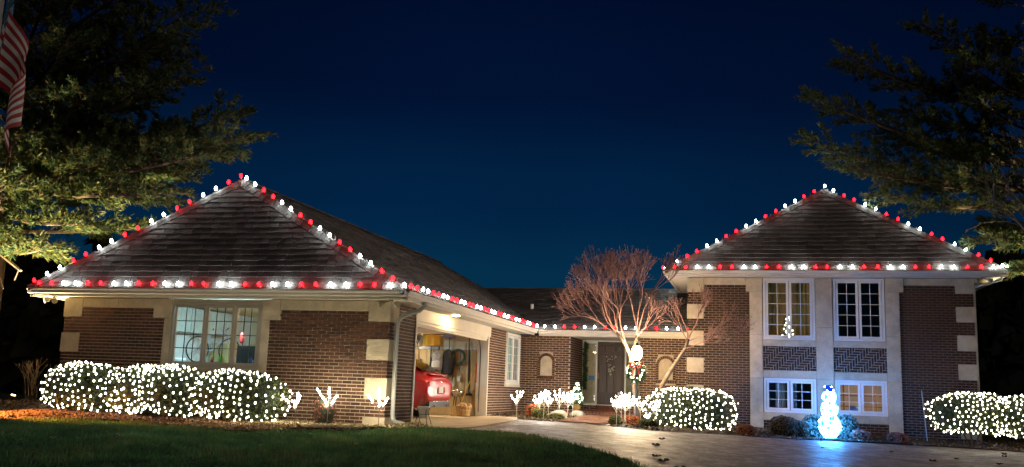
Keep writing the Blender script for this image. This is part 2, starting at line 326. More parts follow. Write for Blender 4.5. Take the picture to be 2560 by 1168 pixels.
# ================================================================ HOUSE
W, D, YR, XL, XR, ZR, Q = 7.506, 10.663, 9.525, 5.015, 12.356, 3.889, 0.435
c = CRS
house = thing('brick_house', 'brown brick house with pale stone trim, open side garage and two storey wing', 'house', (0, 0, -0.2))
bk = MB(); bk.box(-.0965, .0965, -.02, .006, -.0288, .0288)
bme = None
def brick_wall(name, fr, spans, z0, z1, holes, label=None, single=None, zoff=0.0, seed=1, uoff=0.0, mm=None, mbk=None):
    """mortar bed with every brick of the running bond laid on it; joints are recessed"""
    global bme
    rr = random.Random(seed)
    us = sorted({u for s_ in spans for u in s_} | {h[k] for h in holes for k in (0, 1)}); zs = sorted({z0, z1} | {min(max(h[k], z0), z1) for h in holes for k in (2, 3)})
    mb = MB()
    for i in range(len(us) - 1):
        for j in range(len(zs) - 1):
            um, zm = (us[i] + us[i + 1]) / 2, (zs[j] + zs[j + 1]) / 2
            if not any(a < um < b for a, b in spans) or any(h[0] < um < h[1] and h[2] < zm < h[3] for h in holes): continue
            mb.add([fr.p(us[i], -.006, zs[j]), fr.p(us[i + 1], -.006, zs[j]), fr.p(us[i + 1], -.006, zs[j + 1]), fr.p(us[i], -.006, zs[j + 1])], [(0, 1, 2, 3)])
    wall = mb.build(name, mm or m_mortar, house)
    if label: wall['label'] = label
    jm = MB(); singles = []
    k0 = math.floor((z0 - zoff) / c); k1 = math.ceil((z1 - zoff) / c)
    for k in range(k0, k1):
        a, b = zoff + k * c + .0072, zoff + (k + 1) * c - .0072
        if b > z1 + .01 or a < z0 - .03: continue
        iv = [list(s_) for s_ in spans]
        for h in holes:
            if min(b, h[3]) - max(a, h[2]) < .012: continue
            nv = []
            for p, q in iv:
                if h[1] <= p or h[0] >= q: nv.append([p, q])
                else:
                    if h[0] > p: nv.append([p, h[0]])
                    if h[1] < q: nv.append([h[1], q])
            iv = nv
        for p, q in iv:
            i0 = math.floor((p - uoff) / .203) - 1
            for i in range(i0, i0 + int((q - p) / .203) + 4):
                u = uoff + i * .203 + (.1015 if k % 2 else 0) + .007; v = u + .189
                full = u >= p - 1e-6 and v <= q + 1e-6
                u_, v_ = max(u, p + .004), min(v, q - .004)
                if v_ - u_ < .03: continue
                dj = rr.uniform(-.002, .002)
                if full and single and single(u, a): singles.append(((u + v) / 2, dj, (a + b) / 2)); continue
                jm.tone = rr.random(); q_ = fr.p
                jm.add([q_(u_, -.006, a), q_(v_, -.006, a), q_(v_, -.006, b), q_(u_, -.006, b), q_(u_, .006 + dj, a), q_(v_, .006 + dj, a), q_(v_, .006 + dj, b), q_(u_, .006 + dj, b)],
                       [(4, 5, 6, 7), (0, 1, 5, 4), (1, 2, 6, 5), (2, 3, 7, 6), (3, 0, 4, 7)])
    if singles:
        if bme is None:
            t_ = MB(); t_.box(-.0945, .0945, -.006, .006, -.0266, .0266); bme = bpy.data.meshes.new('brick'); bme.from_pydata(t_.v, [], t_.f); bme.materials.append(m_brick1)
        rest = singles[300:]; rr.shuffle(singles)
        for u, dj, z in singles[:300]: link('brick', bme, wall, fr.p(u, dj, z))
        for u, dj, z in singles[300:]:
            jm.tone = rr.random(); fr.box(jm, u - .0945, u + .0945, -.006, .006 + dj, z - .0266, z + .0266)
    stuff(jm.build('brick_courses', mbk or m_brick, wall))
    return wall
def stone(fr, name, u0, u1, z0, z1, d1=.022, d0=-.02, m=None):
    mb = MB(); fr.stone(mb, u0, u1, d0, d1, z0, z1); return mb.build(name, m or m_stone, house)
F = Frame((0, 0, 0), (1, 0, 0), (0, -1, 0)); S = Frame((0, 0, 0), (0, 1, 0), (1, 0, 0)); K = Frame((0, D, 0), (1, 0, 0), (0, -1, 0)); RW = Frame((0, YR, 0), (1, 0, 0), (0, -1, 0))
# ---- garage front wall
TOP = 33 * c
qz = [(-.42, 0), (5 * c, 11 * c), (16 * c, 22 * c), (27 * c, TOP)]
holes = [(-5.02, -2.58, .70, 9), (-5.29, -5.02, 27 * c, 9), (-2.58, -2.36, 27 * c, 9), (-W + Q, -5.29, 30 * c, 9), (-2.36, -Q, 30 * c, 9)]
for a, b in qz: holes += [(-Q, 0.03, a, b), (-W - .03, -W + Q, a, b)]
brick_wall('front_wall', F, [(-W, 0)], -.42, TOP, holes, 'brown brick garage front wall with window', single=lambda u, z: u > -2.57 and z > -.2, seed=2)
for a, b in qz:
    for side in (0, 1):
        mb = MB(); g_ = .003
        if side: mb.box(-Q, .022, -.022, Q, a + g_, b - g_)
        else: mb.box(-W - .022, -W + Q, -.022, Q, a + g_, b - g_)
        mb.build('quoin', m_stone, house)
for u0, u1 in ((-W + Q + .003, -6.19), (-6.185, -5.293), (-2.357, -1.40), (-1.395, -Q - .003)): stone(F, 'lintel_stone', u0, u1, 30 * c, TOP)
for u0, u1, v0, v1 in ((-5.29, -4.86, -5.02, -4.86), (-2.76, -2.36, -2.76, -2.58)):
    stone(F, 'capital_stone', u0, u1, 27 * c, TOP, .045); stone(F, 'jamb_stone', v0, v1, .72, 27 * c - .004, .03)
stone(F, 'window_sill', -4.86, -2.76, .72, .84, .05)
stone(F, 'window_head', -4.86, -2.76, 2.17, TOP, .01)
# ---- garage side wall
hs = [(1.45, 6.85, -.5, 9), (6.8, 7.03, 1.96, 9), (8.65, 10.12, .68, 9)] + [(-.03, Q, a, b) for a, b in qz]
brick_wall('side_wall', S, [(0, 1.45)], -.42, TOP, hs, 'brick garage corner pier beside the open door', seed=5)
brick_wall('side_wall', S, [(6.85, D)], -.42, TOP, hs, 'brick side wall with narrow casement window', seed=6)
mb = MB(); S.box(mb, 1.40, 7.03, -.02, .025, 1.97, TOP); mb.build('door_header', m_trim, house)
mb = MB(); S.box(mb, 1.45, 6.85, -.06, .012, 1.90, 1.967); S.box(mb, 1.45, 6.85, -.12, -.02, 1.85, 1.90); mb.build('header_molding', m_trim, house)
for a, b in ((1.40, 1.47), (6.80, 6.88)):
    mb = MB(); S.box(mb, a, b, -.26, .03, -.22, 1.968); mb.build('door_jamb', m_trim, house)
# raised sectional garage door
for i in range(4):
    mb = MB(); x0 = -.25 - i * .54; mb.box(x0 - .53, x0, 1.5, 6.8, 2.02 + .0, 2.065); mb.build('overhead_door_panel', m_white, house)
mb = MB()
for y in (1.5, 6.79): mb.tube([(-.18, y, .0), (-.18, y, 1.6), (-.22, y, 1.85), (-.45, y, 1.99), (-2.7, y, 2.0)], .012, 5)
mb.build('door_track', m_dark, house)
# ---- entry court
nl = (.547, .910, 1.047, 1.635); nr = (4.10, 4.505, 1.03, 1.64)
def niche(n):
    u0, u1, z0, z1 = n; r = (u1 - u0) / 2; cu = (u0 + u1) / 2; zc = z1 - r; b = .085
    mb = MB(); N_ = 14; ring = [(u0, z0), (u1, z0)] + [(cu + r * math.cos(math.pi * i / N_), zc + r * math.sin(math.pi * i / N_)) for i in range(N_ + 1)]
    mb.add([K.p(u, .004, z) for u, z in ring] + [K.p(u, -.05, z) for u, z in ring], [tuple(range(len(ring)))] + [(i, (i + 1) % len(ring), (i + 1) % len(ring) + len(ring), i + len(ring)) for i in range(len(ring))])
    p = mb.build('niche_panel', m_stone, house); p['label'] = 'pale arched stone panel set in the brick'
    mb = MB(); rr = random.Random(int(u0 * 10)); q = K.p
    def bar(pts):
        mb.tone = rr.random(); mb.add([q(u, .018, z) for u, z in pts] + [q(u, -.02, z) for u, z in pts], [(0, 1, 2, 3), (0, 4, 5, 1), (1, 5, 6, 2), (2, 6, 7, 3), (3, 7, 4, 0)])
    n_a = 13
    for i in range(n_a):
        a0, a1 = math.pi * (i + .07) / n_a, math.pi * (i + .93) / n_a; ra, rb = r + .004, r + b
        bar([(cu + ra * math.cos(a0), zc + ra * math.sin(a0)), (cu + rb * math.cos(a0), zc + rb * math.sin(a0)), (cu + rb * math.cos(a1), zc + rb * math.sin(a1)), (cu + ra * math.cos(a1), zc + ra * math.sin(a1))])
    z = zc - .003
    while z - .058 > z0:
        for s_ in (-1, 1):
            a, b_ = cu + s_ * (r + .004), cu + s_ * (r + b); bar([(a, z), (b_, z), (b_, z - .058), (a, z - .058)])
        z -= c
    u = u0 - b
    while u < u1 + b - .03:
        bar([(u, z0 - .004), (u + .058, z0 - .004), (u + .058, z0 - .10), (u, z0 - .10)]); u += c
    stuff(mb.build('arch_brick', m_brick, house))
nh = [(n[0] - .085, n[1] + .085, n[2] - .105, n[3] - .06) for n in (nl, nr)] + [(n[0] - .02, n[1] + .02, n[3] - .06, n[3] + .085) for n in (nl, nr)]
brick_wall('court_wall', K, [(0, 1.46)], -.3, TOP, nh[0::2], 'brick court wall with arched niche beside the garage', seed=8)
brick_wall('court_wall', K, [(3.55, 5.03)], -.3, TOP, nh[1::2], 'brick court wall with arched niche beside the wing', seed=9)
# backing behind the niche zone so no gap shows
for n in (nl, nr): mb = MB(); K.box(mb, n[0] - .12, n[1] + .12, -.06, -.012, n[2] - .15, n[3] + .12); mb.build('niche_backing', m_mortar, house)
niche(nl); niche(nr)
RE = Frame((1.46, D, 0), (0, 1, 0), (1, 0, 0)); RE2 = Frame((3.55, D + 2, 0), (0, -1, 0), (-1, 0, 0)); DW = Frame((0, D + 2.0, 0), (1, 0, 0), (0, -1, 0))
brick_wall('recess_wall', RE, [(0, 2.0)], -.1, TOP, [], seed=11); brick_wall('recess_wall', RE2, [(0, 2.0)], -.1, TOP, [], seed=12)
brick_wall('door_wall', DW, [(1.46, 3.55)], -.1, TOP, [(1.47, 3.54, .22, 2.3)], seed=13)
# brick stoop
m_stoop = toned('stoop_bricks', [(0.15, .06, .038), (.20, .085, .05), (.13, .055, .04)], .85)
mb = MB(); mb.box(1.40, 3.5, 10.27, D + 1.98, -.2, .035); st = mb.build('stoop', m_mortar, house); st['label'] = 'low red brick stoop below the front door'
mb = MB(); rr = random.Random(5); u = 1.40
while u < 3.46:
    mb.tone = rr.random(); mb.box(u, u + .09, 10.24, 10.45, -.012, .052); u += .1
for k, (za, zb) in enumerate(((-.085, -.022),)):
    u = 1.40
    while u < 3.4: mb.tone = rr.random(); mb.box(u, u + .192, 10.245, 10.3, za, zb); u += .203
for j in range(21):
    for i in range(10): mb.tone = rr.random(); mb.box(1.42 + i * .2, 1.42 + i * .2 + .19, 10.47 + j * .1, 10.47 + j * .1 + .09, .03, .048)
u = 1.94
while u < 2.84: mb.tone = rr.random(); DW.box(mb, u, u + .062, 0, .10, .05, .205); u += .07
stuff(mb.build('stoop_brick', m_stoop, st))
# ---- two storey wing
rh = [(6.694, 10.545, .04, 9), (6.694, 7.04, -.9, .05), (10.2, 10.545, -.9, .05), (6.60, 6.70, 3.52, 9), (10.54, 10.66, 3.52, 9), (XL + Q, 6.6, 3.70, 9), (10.66, XR - Q, 3.70, 9)]
qr = [(ZR - (11 * k + 6) * c, ZR - 11 * k * c) for k in range(6)]
for a, b in qr: rh += [(XL - .03, XL + Q, a, b), (XR - Q, XR + .03, a, b)]
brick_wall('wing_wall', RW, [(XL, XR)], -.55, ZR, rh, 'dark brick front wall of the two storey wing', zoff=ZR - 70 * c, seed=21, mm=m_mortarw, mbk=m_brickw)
for a, b in qr:
    for x0, x1 in ((XL - .022, XL + Q), (XR - Q, XR + .022)):
        mb = MB(); mb.box(x0, x1, YR - .022, YR + Q, a + .003, b - .003); mb.build('quoin', m_stone, house)
for u0, u1 in ((XL + Q + .003, 6.597), (10.663, XR - Q - .003)): stone(RW, 'lintel_stone', u0, u1, 3.70, ZR)
def pil(u0, u1, zs, d=.05):
    for a, b in zip(zs[:-1], zs[1:]): stone(RW, 'pilaster_stone', u0, u1, a + .003, b - .003, d)
pil(6.694, 7.04, [-.5, 1.15, 2.33, 3.52]); pil(8.43, 8.86, [.04, 1.15, 2.55, ZR]); pil(10.2, 10.545, [-.5, 1.15, 2.33, 3.52])
stone(RW, 'capital_stone', 6.60, 7.04, 3.52, ZR, .06); stone(RW, 'capital_stone', 10.2, 10.66, 3.52, ZR, .06)
HB = Frame((0, YR, 0), (1, 0, 0), (0, -1, 0))
for u0, u1 in ((7.04, 8.43), (8.86, 10.2)):
    stone(RW, 'window_sill', u0 + .004, u1 - .004, 2.02, 2.19, .042); stone(RW, 'spandrel_stone', u0 + .004, u1 - .004, 1.165, 1.37, .036)
    stone(RW, 'window_sill', u0 + .004, u1 - .004, .04, .24, .042)
    mb = MB(); HB.box(mb, u0, u1, -.05, -.004, 1.37, 2.02); hb = mb.build('herringbone_panel', m_mortar, house); hb['label'] = 'dark herringbone brick panel between the windows'
    mb = MB(); rr = random.Random(int(u0 * 9)); nu, nz = int((u1 - u0) / c) + 2, int(.65 / c) + 2
    for X_ in range(-3, nu):
        for Y_ in range(-3, nz):
            t_ = (X_ - Y_) % 6
            if t_ == 0: a = (X_, X_ + 3, Y_, Y_ + 1)
            elif t_ == 5: a = (X_, X_ + 1, Y_, Y_ + 3)
            else: continue
            p0, p1, z0_, z1_ = [w * c for w in a]; e = .0075
            p0, p1 = max(u0 + p0 + e, u0 + .004), min(u0 + p1 - e, u1 - .004); z0_, z1_ = max(1.37 + z0_ + e, 1.374), min(1.37 + z1_ - e, 2.016)
            if p1 - p0 < .02 or z1_ - z0_ < .02: continue
            mb.tone = rr.random() * .6; HB.box(mb, p0, p1, -.01, .009, z0_, z1_)
    stuff(mb.build('herringbone_brick', m_brickw, hb))
# plain hidden walls so the house is closed
mb = MB(); mb.box(-W - .004, -W + .1, .005, 14, -.4, TOP); mb.box(-W, 5, 16, 16.1, -.4, TOP); mb.build('west_wall', m_mortar, house)
mb = MB(); mb.box(XR - .1, XR - .001, YR + .01, 18, -.5, ZR); mb.box(XL + .001, XL + .1, YR + .01, 18, TOP - .05, ZR); mb.box(XL, XR, 17.9, 18, -.5, ZR); mb.build('wing_side_wall', m_mortar, house)
# garage interior
m_plast = mat('garage_plaster', (0.62, 0.53, 0.36), 0.8, .08, 3); m_ply = mat('garage_plywood', (0.52, 0.38, 0.19), 0.65, .08, 3)
for a_ in ((-7.35, -.02, 7.3, 7.38, 1.62, 2.6), (-7.3, -.1, .05, .1, -.2, .70), (-7.3, -5.02, .05, .1, .703, 2.5), (-2.58, -.1, .05, .1, .703, 2.5), (-.12, -.03, .1, 1.4, -.2, 2.5), (-.12, -.03, 6.9, 7.3, -.2, 2.5)): mb = MB(); mb.box(*a_); mb.build('garage_wall', m_plast, house)
mb = MB(); mb.box(-7.38, -7.3, .1, 7.3, -.2, 2.6); mb.build('garage_wall', mat('cool_lit_plaster', (.60, .68, .70), .8, .08, 3), house)  # cool tube brightness and tint put into this wall's paler, bluer colour
for i in range(12):
    mb = MB(); x0 = -7.3 + i * .605; mb.box(x0, x0 + .6, 7.27, 7.30, -.16, 1.62); mb.build('wall_panel', m_ply, house)
mb = MB(); mb.box(-7.38, -.02, .05, 7.4, 2.40, 2.45); mb.build('garage_ceiling', m_plast, house)
mb = MB(); mb.box(-7.35, .03, .08, 7.3, -.28, -.135); mb.build('garage_floor', m_conc, house)
# ---- windows
def window(fr, u0, u1, z0, z1, sashes, rows, cols, m=None, d=-.07, fw=.045, sw=.045, label=None, gm_=None, gw=.008, curtain=None):
    m = m or m_white; mb = MB()
    for a in ((u0, u1, z0, z0 + fw), (u0, u1, z1 - fw, z1), (u0, u0 + fw, z0 + fw, z1 - fw), (u1 - fw, u1, z0 + fw, z1 - fw)): fr.box(mb, a[0], a[1], d, d + .085, a[2], a[3])
    w = mb.build('window', m, house)
    if label: w['label'] = label
    for i, (a, b) in enumerate(sashes):
        za, zb = z0 + fw + .004, z1 - fw - .004; mb = MB()
        for q in ((a, b, za, za + sw), (a, b, zb - sw, zb), (a, a + sw, za + sw, zb - sw), (b - sw, b, za + sw, zb - sw)): fr.box(mb, q[0], q[1], d + .01, d + .06, q[2], q[3])
        mb.build('sash', m, w)
        ga, gb, ya, yb = a + sw, b - sw, za + sw, zb - sw; cw, ch = (gb - ga) / cols, (yb - ya) / rows; mb = MB()
        for k in range(1, cols): fr.box(mb, ga + k * cw - gw, ga + k * cw + gw, d + .028, d + .042, ya, yb)
        for k in range(1, rows): fr.box(mb, ga, gb, d + .029, d + .041, ya + k * ch - gw, ya + k * ch + gw)
        mb.build('muntin_grille', gm_ or m, w)
        t_ = MB(); fr0 = Frame((0, 0, 0), fr.U, fr.N); fr0.box(t_, -cw / 2 + .001, cw / 2 - .001, -.002, .002, -ch / 2 + .001, ch / 2 - .001)
        me = bpy.data.meshes.new('pane'); me.from_pydata(t_.v, [], t_.f); me.materials.append(m_pane)
        for k in range(cols):
            for l in range(rows): link('pane', me, w, fr.p(ga + (k + .5) * cw, d + .022, ya + (l + .5) * ch))
    return w
m_tan = mat('tan_window_frame', (0.40, 0.35, 0.28), 0.55, .06, 4)
window(F, -4.86, -2.76, .84, 2.17, [(-4.80, -4.07), (-4.06, -3.40), (-3.39, -2.82)], 4, 3, m_tan, fw=.05, sw=.055, label='three light garage window with dark grilles', gm_=m_dark, gw=.007)
window(S, 8.65, 10.12, .74, 2.20, [(8.70, 9.38), (9.39, 10.07)], 5, 2, m_white, d=-.03, fw=.07, sw=.06, label='narrow casement window beside the court')
stone(S, 'window_sill', 8.6, 10.17, .67, .74, .06, m=m_trim)
for u0, u1, lab in ((7.04, 8.43, 'upper window with gold curtains'), (8.86, 10.2, 'dark upper window')):
    window(RW, u0 + .02, u1 - .02, 2.195, 3.88, [(u0 + .09, (u0 + u1) / 2 - .01), ((u0 + u1) / 2 + .01, u1 - .09)], 5, 2, m_white, d=-.06, fw=.06, sw=.06, label=lab)
for u0, u1, lab in ((7.04, 8.43, 'dark lower window with pale drapes'), (8.86, 10.2, 'lit lower window of a finished basement')):
    window(RW, u0 + .02, u1 - .02, .245, 1.16, [(u0 + .09, (u0 + u1) / 2 - .01), ((u0 + u1) / 2 + .01, u1 - .09)], 3, 2, m_white, d=-.06, fw=.06, sw=.06, label=lab)
# ---- rooms behind the wing windows
m_room = mat('room_wall', (.42, .36, .28), .9, .1); m_roomd = mat('shaded_room_wall', (.10, .10, .11), .9, .1)  # second wall colour is darkened to stand for the unlit rooms
def room(x0, x1, z0, z1, m, dep=2.4):
    y0 = YR + .075; mb = MB(); t_ = .04
    mb.box(x0 - t_, x1 + t_, y0 + dep, y0 + dep + t_, z0, z1); mb.box(x0 - t_, x0, y0, y0 + dep, z0, z1); mb.box(x1, x1 + t_, y0, y0 + dep, z0, z1)
    mb.box(x0 - t_, x1 + t_, y0, y0 + dep + t_, z0 - t_, z0); mb.box(x0 - t_, x1 + t_, y0, y0 + dep + t_, z1, z1 + t_)
    return mb.build('room', m, house)
room(6.9, 8.60, 2.1, 3.95, m_room); room(8.72, 10.5, 2.1, 3.95, m_roomd); room(6.9, 8.60, .1, 1.2, m_roomd); room(8.72, 10.5, .1, 1.2, m_room)
SR = MB(); SR.box(-1.2, -1.14, 8.4, 10.4, .5, 2.3); SR.box(-1.2, -.05, 8.36, 8.4, .5, 2.3); SR.box(-1.2, -.05, 10.4, 10.44, .5, 2.3); SR.box(-1.2, -.05, 8.36, 10.44, .46, .5); SR.box(-1.2, -.05, 8.36, 10.44, 2.3, 2.34); SR.build('room', mat('side_room_wall', (.55, .58, .55), .9), house)
def curtain(name, fr, u0, u1, z0, z1, d, m, amp=.03, waves=4, lab=None):
    mb = MB(); n = waves * 10; q = []
    for i in range(n + 1):
        t_ = i / n; u = u0 + (u1 - u0) * t_; q.append((u, d + amp * math.sin(t_ * waves * 6.283) + amp * .4 * math.sin(t_ * waves * 2.6)))
    vs_ = [fr.p(u, dd, z0) for u, dd in q] + [fr.p(u, dd * 1.0, z1) for u, dd in q]
    mb.add(vs_, [(i, i + 1, n + 1 + i + 1, n + 1 + i) for i in range(n)])
    o = mb.build(name, m, house, True)
    if lab: o['label'] = lab
    return o
m_gold = mat('gold_curtain', (.50, .30, .07), .8, .15, 5); m_drape = mat('grey_drape', (.34, .34, .32), .85, .15, 5); m_sheer = mat('teal_sheer', (.30, .48, .46), .9, .08)
curtain('curtain', RW, 7.10, 7.50, 2.2, 3.85, -.22, m_gold, lab='gold curtain gathered in the upper window'); curtain('curtain', RW, 7.90, 8.36, 2.2, 3.85, -.22, m_gold)
curtain('curtain', RW, 7.36, 7.62, .25, 1.15, -.2, m_drape, waves=3); curtain('curtain', RW, 7.80, 7.92, .25, 1.15, -.2, m_drape, waves=2)
curtain('curtain', S, 8.72, 10.05, .78, 2.2, -.2, m_sheer, amp=.012, waves=9)
# ================================================================ ROOFS
def shingle_plane(roof, P0, U, V, rng, length, expo=.13, wmin=.13, wmax=.26, single=None, seed=1, thick=.02):
    """courses of separate shingles lapped up a slope; rng(v) gives the u range at height v"""
    rr = random.Random(seed); U, V, P0 = Vector(U).normalized(), Vector(V).normalized(), Vector(P0); N = U.cross(V).normalized()
    mb = MB(); v = 0.0; cand = []
    while v < length - .02:
        a0, a1 = rng(v); u = a0 - rr.random() * wmax
        v1 = min(v + expo * 1.25, length)
        while u < a1:
            w = rr.uniform(wmin, wmax); p, q = max(u, a0), min(u + w - .006, a1); u += w
            if q - p < .025: continue
            b0, b1 = rng(v1); lo = v - rr.uniform(0, .012); t_ = thick * rr.uniform(.75, 1.3)
            def pt(u_, v_, n_): return P0 + U * u_ + V * v_ + N * n_
            pu, qu = min(max(p, b0), q), max(min(q, b1), p)
            pts = [pt(p, lo, 0.0), pt(q, lo, 0.0), pt(qu, v1, 0.0), pt(pu, v1, 0.0), pt(p, lo, t_ + .006), pt(q, lo, t_ + .006), pt(qu, v1, .004), pt(pu, v1, .004)]
            cand.append((pts, v))
        v += expo
    if single:
        pick = [i for i, (p, v) in enumerate(cand)][:]; pick.sort(key=lambda i: -single(cand[i][0][4])); pick = set(pick[:300])
    else: pick = set()
    for i, (p, v) in enumerate(cand):
        fs = [(4, 5, 6, 7), (0, 1, 5, 4), (1, 2, 6, 5), (3, 0, 4, 7), (0, 3, 2, 1)]
        if i in pick:
            s_ = MB(); cc = sum(p, Vector()) / 8; s_.add([q - cc for q in p], fs); o = s_.build('shingle', m_shin1, None); o.parent = roof; o.location = cc - woff(roof)
        else: mb.tone = rr.random(); mb.add(p, fs)
    stuff(mb.build('shingle_courses', m_shin, roof))
def roofdeck(name, faces, label):
    mb = MB()
    for f in faces:
        n = (Vector(f[1]) - Vector(f[0])).cross(Vector(f[2]) - Vector(f[0])).normalized()
        if n.z < 0: f = f[::-1]
        mb.add(f, [tuple(range(len(f)))])
    o = mb.build(name, m_deck, house); o['label'] = label; return o
def lerp(a, b, t): return Vector(a) * (1 - t) + Vector(b) * t
def hipcaps(roof, a, b, n1, n2, step=.15):
    """cap shingles folded over a hip"""
    a, b = Vector(a), Vector(b); d = (b - a).normalized(); L_ = (b - a).length; rr = random.Random(int(L_ * 100)); n1, n2 = Vector(n1).normalized(), Vector(n2).normalized()
    up = (n1 + n2).normalized(); s1 = d.cross(n1).normalized(); s2 = d.cross(n2).normalized()
    if s1.dot(up) > 0 and False: s1 = -s1
    if s1.dot(s2) > 0: s2 = -s2
    if s1.dot(n2) > 0: s1 = -s1
    if s2.dot(n1) > 0: s2 = -s2
    t_ = 0.0
    while t_ < L_ - .05:
        p = a + d * t_; q = a + d * min(t_ + step * 1.15, L_); w = .125; h0, h1 = .032 + rr.random() * .006, .022; mb = MB()
        A = [p + up * (h0 + .012), q + up * (h1 + .012)]
        mb.add([p + s1 * w + n1 * h0, p + up * (h0 + .014), p + s2 * w + n2 * h0, q + s1 * w + n1 * h1, q + up * (h1 + .014), q + s2 * w + n2 * h1,
                p + s1 * w, p + s2 * w, q + s1 * w, q + s2 * w], [(0, 1, 4, 3), (1, 2, 5, 4), (0, 6, 7, 2, 1), (6, 0, 3, 8), (2, 7, 9, 5)])
        cc = (p + q) / 2; o = mb.build('hip_cap', m_shin1, None, off=cc); o.parent = roof; o.location = cc - woff(roof); t_ += step
EV = .54; ZE = 2.40
def gable(x0, x1, yf, ze, xa, ya, za, yb, label, seed, single, slopes=('e', 'w')):
    FL, FR, A, B = Vector((x0, yf, ze)), Vector((x1, yf, ze)), Vector((xa, ya, za)), Vector((xa, yb, za))
    BL, BR = Vector((x0, yb + 3, ze)), Vector((x1, yb + 3, ze))
    o = roofdeck('roof', [[FL, FR, A], [FR, BR, B, A], [A, B, BL, FL], [BR, BL, B]], label)
    V = A - Vector((xa, yf, ze)); L_ = V.length
    shingle_plane(o, FL, (1, 0, 0), V, lambda v: ((xa - x0) * v / L_, (x1 - x0) - (x1 - xa) * v / L_), L_, seed=seed, single=single)
    Ve = Vector((xa - x1, 0, za - ze)); Le = Ve.length; ln = yb + 3 - yf; f0 = ya - yf
    if 'e' in slopes: shingle_plane(o, FR, (0, 1, 0), Ve, lambda v: (f0 * v / Le, ln - 3 * v / Le), Le, .145, .2, .34, seed=seed + 1)
    Vw = Vector((xa - x0, 0, za - ze)); Lw = Vw.length
    if 'w' in slopes: shingle_plane(o, BL, (0, -1, 0), Vw, lambda v: (3 * v / Lw, ln - f0 * v / Lw), Lw, .145, .2, .34, seed=seed + 2)
    nf = Vector((1, 0, 0)).cross(V); ne = Vector((0, 1, 0)).cross(Ve); nw = Vector((0, -1, 0)).cross(Vw)
    hipcaps(o, FL, A, nf, nw); hipcaps(o, FR, A, nf, ne)
    mb = MB(); y = ya
    while y < yb: mb.tone = random.random(); mb.obox((xa, y + .08, za + .02), (.11, 0, 0), (0, .075, 0), (0, 0, .012)); y += .16
    stuff(mb.build('ridge_cap', m_shin, o))
    return o, FL, FR, A, B
roofL, L_FL, L_FR, L_A, L_B = gable(-W - EV, EV, -EV, ZE, -3.75, .45, 4.83, 13.2, 'brown shingled garage roof with steep front hip', 31, lambda p: p.x * 1.0 - .25 * abs(p.z - 3.4))
roofR, R_FL, R_FR, R_A, R_B = gable(4.40, 13.08, YR - .55, 4.03, 8.74, 9.95, 6.42, 15.5, 'shingled roof of the two storey wing', 41, None)
# court roof between the wings
RY, RZ = 14.16, 4.04
roofC = roofdeck('court_roof', [[Vector((.54, D - EV, ZE)), Vector((5.05, D - EV, ZE)), Vector((5.05, RY, RZ)), Vector((-2.36, RY, RZ))], [Vector((5.05, RY, RZ)), Vector((5.05, 18, 2.4)), Vector((-2.4, 18, 2.4)), Vector((-2.36, RY, RZ))]], 'low shingled roof over the entry court')
Vc = Vector((0, RY - D + EV, RZ - ZE)); Lc = Vc.length
shingle_plane(roofC, (.54, D - EV, ZE), (1, 0, 0), Vc, lambda v: (-2.9 * v / Lc, 4.5), Lc, .145, .2, .34, seed=51)
mb = MB(); mb.box(-2.36, 5.0, RY - .1, RY + .1, RZ + .005, RZ + .035); mb.build('ridge_board', m_shin1, roofC)
mb = MB(); mb.tube([(-.09, 12.0, 3.05), (-.09, 12.0, 3.30)], .05, 10); mb.tube([(-.09, 12.0, 3.3), (-.09, 12, 3.32)], .06, 10); mb.build('roof_vent', m_white, roofC)
# ---- eaves
def gutter(name, a, b, out, ze, soff_in, zs):
    """K profile gutter, fascia and soffit along one eave"""
    a, b, out = Vector((*a, 0)), Vector((*b, 0)), Vector((*out, 0)); prof = [(-.085, -.115), (.0, -.115), (.012, -.10), (.018, -.06), (.045, -.03), (.05, .0), (.042, .0), (.036, -.02), (-.085, -.02)]
    mb = MB(); n = len(prof)
    mb.add([p + out * d + Vector((0, 0, ze + z)) for p in (a, b) for d, z in prof], [(i, (i + 1) % n, n + (i + 1) % n, n + i) for i in range(n)] + [tuple(range(n)), tuple(range(2 * n - 1, n - 1, -1))])
    mb.build('gutter', m_trim, house)
    mb = MB(); d = (b - a).normalized(); q = lambda p, o_, z: p + out * o_ + Vector((0, 0, z))
    mb.hexa([q(a, -soff_in, zs), q(b, -soff_in, zs), q(b, -.075, zs), q(a, -.075, zs), q(a, -soff_in, zs + .02), q(b, -soff_in, zs + .02), q(b, -.075, zs + .02), q(a, -.075, zs + .02)])
    mb.build('soffit', m_trim, house)
    mb = MB(); mb.hexa([q(a, -.10, zs - .025), q(b, -.10, zs - .025), q(b, -.07, zs - .025), q(a, -.07, zs - .025), q(a, -.10, ze - .02), q(b, -.10, ze - .02), q(b, -.07, ze - .02), q(a, -.07, ze - .02)])
    mb.build('fascia_board', m_trim, house)
gutter('g', (-W - EV, -EV), (EV, -EV), (0, -1), ZE - .01, EV + .02, TOP + .012)
gutter('g', (EV, -EV + .03), (EV, D - EV), (1, 0), ZE - .012, EV + .02, TOP + .008)
gutter('g', (EV + .05, D - EV), (XL, D - EV), (0, -1), ZE - .014, EV + 2.6, TOP + .004)
gutter('g', (4.40, YR - .55), (13.08, YR - .55), (0, -1), 4.02, .57, ZR + .012)
gutter('g', (4.40, 18), (4.40, YR - .52), (-1, 0), 4.018, .65, ZR + .008)
gutter('g', (13.08, YR - .52), (13.08, 18), (1, 0), 4.018, .75, ZR + .008)
gutter('g', (-W - EV, 14), (-W - EV, -EV + .03), (-1, 0), ZE - .012, EV + .02, TOP + .008)
m_alu = mat('downspout_paint', (.50, .50, .48), .45, .06, 5)
